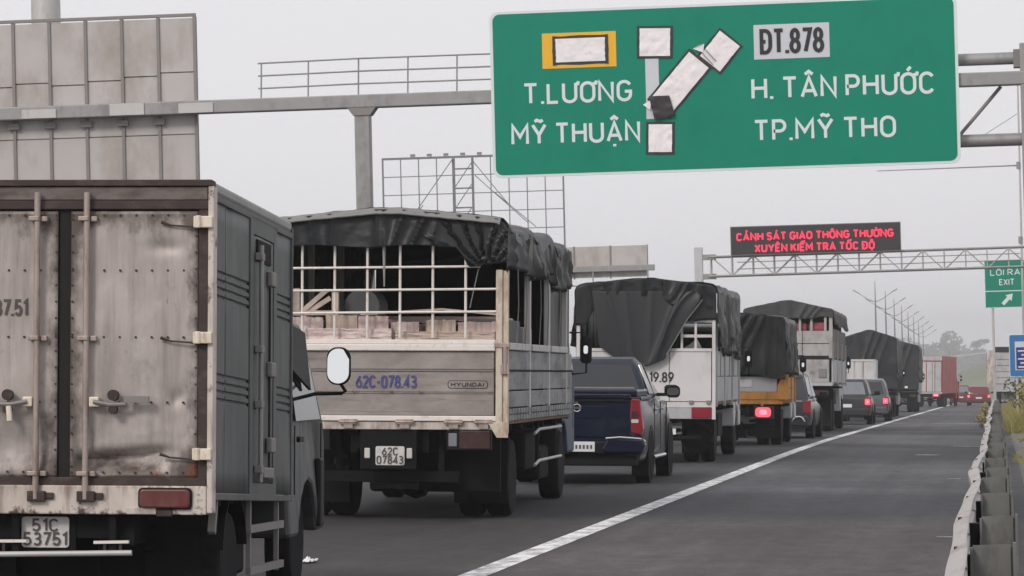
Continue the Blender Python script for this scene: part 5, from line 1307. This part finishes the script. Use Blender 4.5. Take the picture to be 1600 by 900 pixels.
cover(t5, 'tarp_dust', h5 + .03, -.08, 8.5, 3.02, 3.56, 3.79, (-.08, 2.0, 4.2, 6.4, 8.5), .05, 15, .04, zbf=lambda y: 3.08 + .04*math.sin(y*1.4))
rl5 = roofline(h5 + .03, 3.55, 3.78)
flap(t5, 'tarp_dust', -h5 - .03, h5 + .03, rl5, lambda x: 3.24 - (.12 if x < .0 else 0) + .06*abs(x) + .02*math.sin(x*8), lambda x, b, z: .03 + pleats(x, b, ((-.9, .1, .05), (-.4, .1, .06), (.0, .05, .08), (.55, -.25, .07), (.8, -.3, .08), (.98, -.3, .07)), .05) + .01*fbm(x*5, b*3), 90, 24, y=-.06)
for s in (-1, 1): MB().box(*sorted((s*.7, s*1.15)), -.02, .04, 1.05, 1.2).build('tail_lamp', 'lens_dull', t5)

# TRUCK 6 and 7: dark tarped trucks farther along
for nm, lab, X_, D_, hw_, L_, ze_, zr_, tl, sd in (
        ('cargo_truck', 'dark fully tarped truck in mid queue, ahead of the small white van', -5.72, 157, 1.2, 8.0, 3.62, 3.94, 'black_frame', 21),
        ('cargo_truck', 'farthest dark tarped truck, just behind the red bus', -5.62, 197, 1.2, 8.0, 3.80, 4.05, 'black_frame', 33)):
    t = thing(nm, lab, 'truck', X_, D_, 0)
    simple_truck(t, hw_, L_, 1.15, 1.8, tail=tl, side='grey_panel' if sd > 30 else 'black_frame', axles=(1.5, 2.8), front=8.8, zc=2.9, r=.48, boards=1, detail=False)
    cover(t, 'tarp_slate', hw_ + .03, -.08, L_ - .1, 1.7, ze_, zr_, (-.08, 2.0, 4.0, 6.0, 8.0), .06, sd, .07, na=44, nb=44)
    rlx = roofline(hw_ + .03, ze_ - .01, zr_ - .01)
    flap(t, 'tarp_slate', -hw_ - .04, hw_ + .04, rlx, lambda x: 1.25, lambda x, b, z: .03 + pleats(x, b, ((.2, -.9, .10), (.5, -.9, .10), (.85, -.8, .09), (-.5, .3, .08)), .08) + .03*fbm(x*2 + sd, z*1.4, 2), 60, 50, y=-.06)
    for s in (-1, 1): MB().box(*sorted((s*.7, s*1.1)), -.04, .04, .85, 1.0).build('tail_lamp', 'lens_dull', t)
    MB().box(-.2, .2, -.06, -.04, .75, .88).build('licence_plate', 'plate_clean', t)
    MB().box(.45, .62, -.13, -.115, 1.35, 1.47).build('glint_chip', 'plate_clean', t)  # white chip added as a painted glint on the dark tarp

# dark SUV half hidden behind truck 4
sv = thing('suv', 'dark grey SUV half hidden behind the orange-framed truck', 'car', -5.48, 85.5, -1.0)
car(sv, 4.5, .93, 1.62, 'car_dark', 'suv', zb=.98)
q = MB(); q.tube([(.62 + .14*math.cos(t), -.10, .42 + .12*math.sin(t)) for t in [PI*i/10 for i in range(11)]], .025, 6); q.build('exhaust_trim', 'chrome', sv, smooth=True)
MB().box(.25, .7, -.03, -.014, .90, .95).build('chrome_strip', 'chrome', sv)
sv1 = thing('suv', 'dark SUV with a small lit brake lamp beside the edge line, nearer of the pair', 'car', -5.30, 122, 0)
car(sv1, 4.4, .92, 1.62, 'car_dark', 'suv', lit=True, zb=1.0, glass='glass_pale')
sv2 = thing('suv', 'grey SUV with bright red brake lamps, farther of the pair by the edge line', 'car', -5.05, 134, 0)
car(sv2, 4.4, .92, 1.66, 'car_grey', 'suv', lit=True, zb=1.0)
# small white box van between them and the tarped truck
vn = thing('box_van', 'small white box van seen above the two SUVs', 'van', -5.84, 143.5, 0)
q = MB(); q.box(-.86, .86, .03, 2.9, .85, 2.48); q.build('cargo_box', 'cab_white', vn, bev=.03)
for s in (-1, 1): MB().box(*sorted((s*.03, s*.8)), .0, .03, .95, 2.38).build('door_leaf', 'white_panel', vn, bev=.01)
for z_ in (2.40, .86): MB().box(-.87, .87, -.02, .03, z_, z_ + .09).build('frame_bar', 'white_panel', vn)
for s in (-1, 1):
    MB().box(s*.84 - .04, s*.84 + .04, -.02, .03, .86, 2.48).build('frame_post', 'cab_white', vn)
    MB().tube([(s*.35, -.03, .9), (s*.35, -.03, 2.4)], .015, 6).build('locking_rod', 'galv', vn)
chassis(vn, 2.9, .82, (.9,), .33, .85, wd=.18, front=3.6, detail=False); cab(vn, 3.0, 1.5, .82, .45, 1.95, 'cab_white', arch=3.6, r=.33)

# the red-sided bus/truck turning, far ahead
rb = thing('red_box_truck', 'far red-sided box truck with silver rear doors angled to the right', 'truck', -5.25, 262, -6.5)
q = MB(); q.box(-1.2, 1.2, .05, 8.6, 1.0, 3.85); q.build('cargo_box', 'red_paint', rb, bev=.04)
MB().box(-1.18, 1.18, -.0, .05, 3.5, 3.82).build('header', 'grey_panel', rb)
for s in (-1, 1):
    MB().box(*sorted((s*.03, s*.62)), -.03, .045, 1.15, 3.4).build('door_leaf', 'galv_light', rb, bev=.01)
    MB().box(*sorted((s*.66, s*1.12)), -.02, .045, 1.15, 3.4).build('side_leaf', 'grey_panel', rb, bev=.01)
    MB().tube([(s*.45, -.05, 1.1), (s*.45, -.05, 3.5)], .025, 6).build('locking_rod', 'galv', rb)
    lp = MB().box(*sorted((s*.45, s*1.05)), -.06, .0, .78, 1.0).build('tail_lamp', 'lens_red_clean', rb)
    MB().box(*sorted((s*.55, s*.9)), -.075, -.061, .82, .96).build('lit_lens', 'lamp_lit_hot', rb)
MB().box(-1.2, 1.2, -.04, .06, 1.0, 1.12).build('sill', 'grey_panel', rb)
chassis(rb, 8.6, 1.18, (1.8, 3.0), .48, 1.0, front=9.6, detail=False); cab(rb, 8.75, 1.9, 1.15, .6, 3.1, 'red_paint', arch=9.6, r=.48, mh=.5)
rc = thing('hatchback', 'far red car with two lit tail lamps and a white plate', 'car', -1.45, 285, 0)
car(rc, 4.2, .95, 1.62, 'car_red', 'suv', lit=True, zb=1.0, glass='car_red')
rc2 = thing('hatchback', 'far red car partly hidden by the red-sided box truck', 'car', -3.05, 296, 0)
car(rc2, 4.2, .90, 1.75, 'car_red', 'suv', lit=True, zb=1.05, glass='glass_pale')
# truck on the exit ramp behind the blue sign
rt = thing('slatted_truck', 'pale slat-sided truck with a white corner post behind the grass on the right', 'truck', .95, 240, 0, z=-.95)
for i in range(5): MB().box(-1.1, 1.5, -.02, .04, 1.75 + .42*i, 2.12 + .42*i).build('slat', 'grey_panel', rt, bev=.01)
MB().box(-1.62, -1.14, -.05, .2, 1.5, 4.05).build('corner_post', 'worn_white', rt, bev=.03)
MB().box(-1.15, 1.6, -.03, .3, 3.92, 4.28).build('tarp_roof_edge', 'tarp', rt, bev=.04)
MB().box(-1.1, 1.5, .05, 6, 1.2, 3.9).build('cargo_body', 'grey_panel', rt)
MB().box(-1.12, 1.52, .05, 6, 3.92, 4.25).build('tarp_roof', 'tarp', rt, bev=.04)
chassis(rt, 6.0, 1.2, (1.5,), .45, 1.2, front=6.9, detail=False); cab(rt, 6.1, 1.7, 1.1, .6, 2.7, 'cab_white', arch=6.9, r=.45)

# ------------------------------------------------------------------ haze: the pale damp air over the road
hz = MB(); hz.box(-600, 500, -55, 2600, -8, 42)
m = bpy.data.materials.new('haze'); m.use_nodes = True; n = m.node_tree.nodes
n.remove(n['Principled BSDF'])
pv = n.new('ShaderNodeVolumePrincipled'); pv.inputs['Density'].default_value = .0005; pv.inputs['Color'].default_value = (.98, .985, 1, 1)
pv.inputs['Anisotropy'].default_value = .2
m.node_tree.links.new(pv.outputs[0], n['Material Output'].inputs['Volume']); MATS['haze'] = m
tag(hz.build('haze', 'haze'), 'thin pale haze over the whole road', 'haze', kind='stuff')
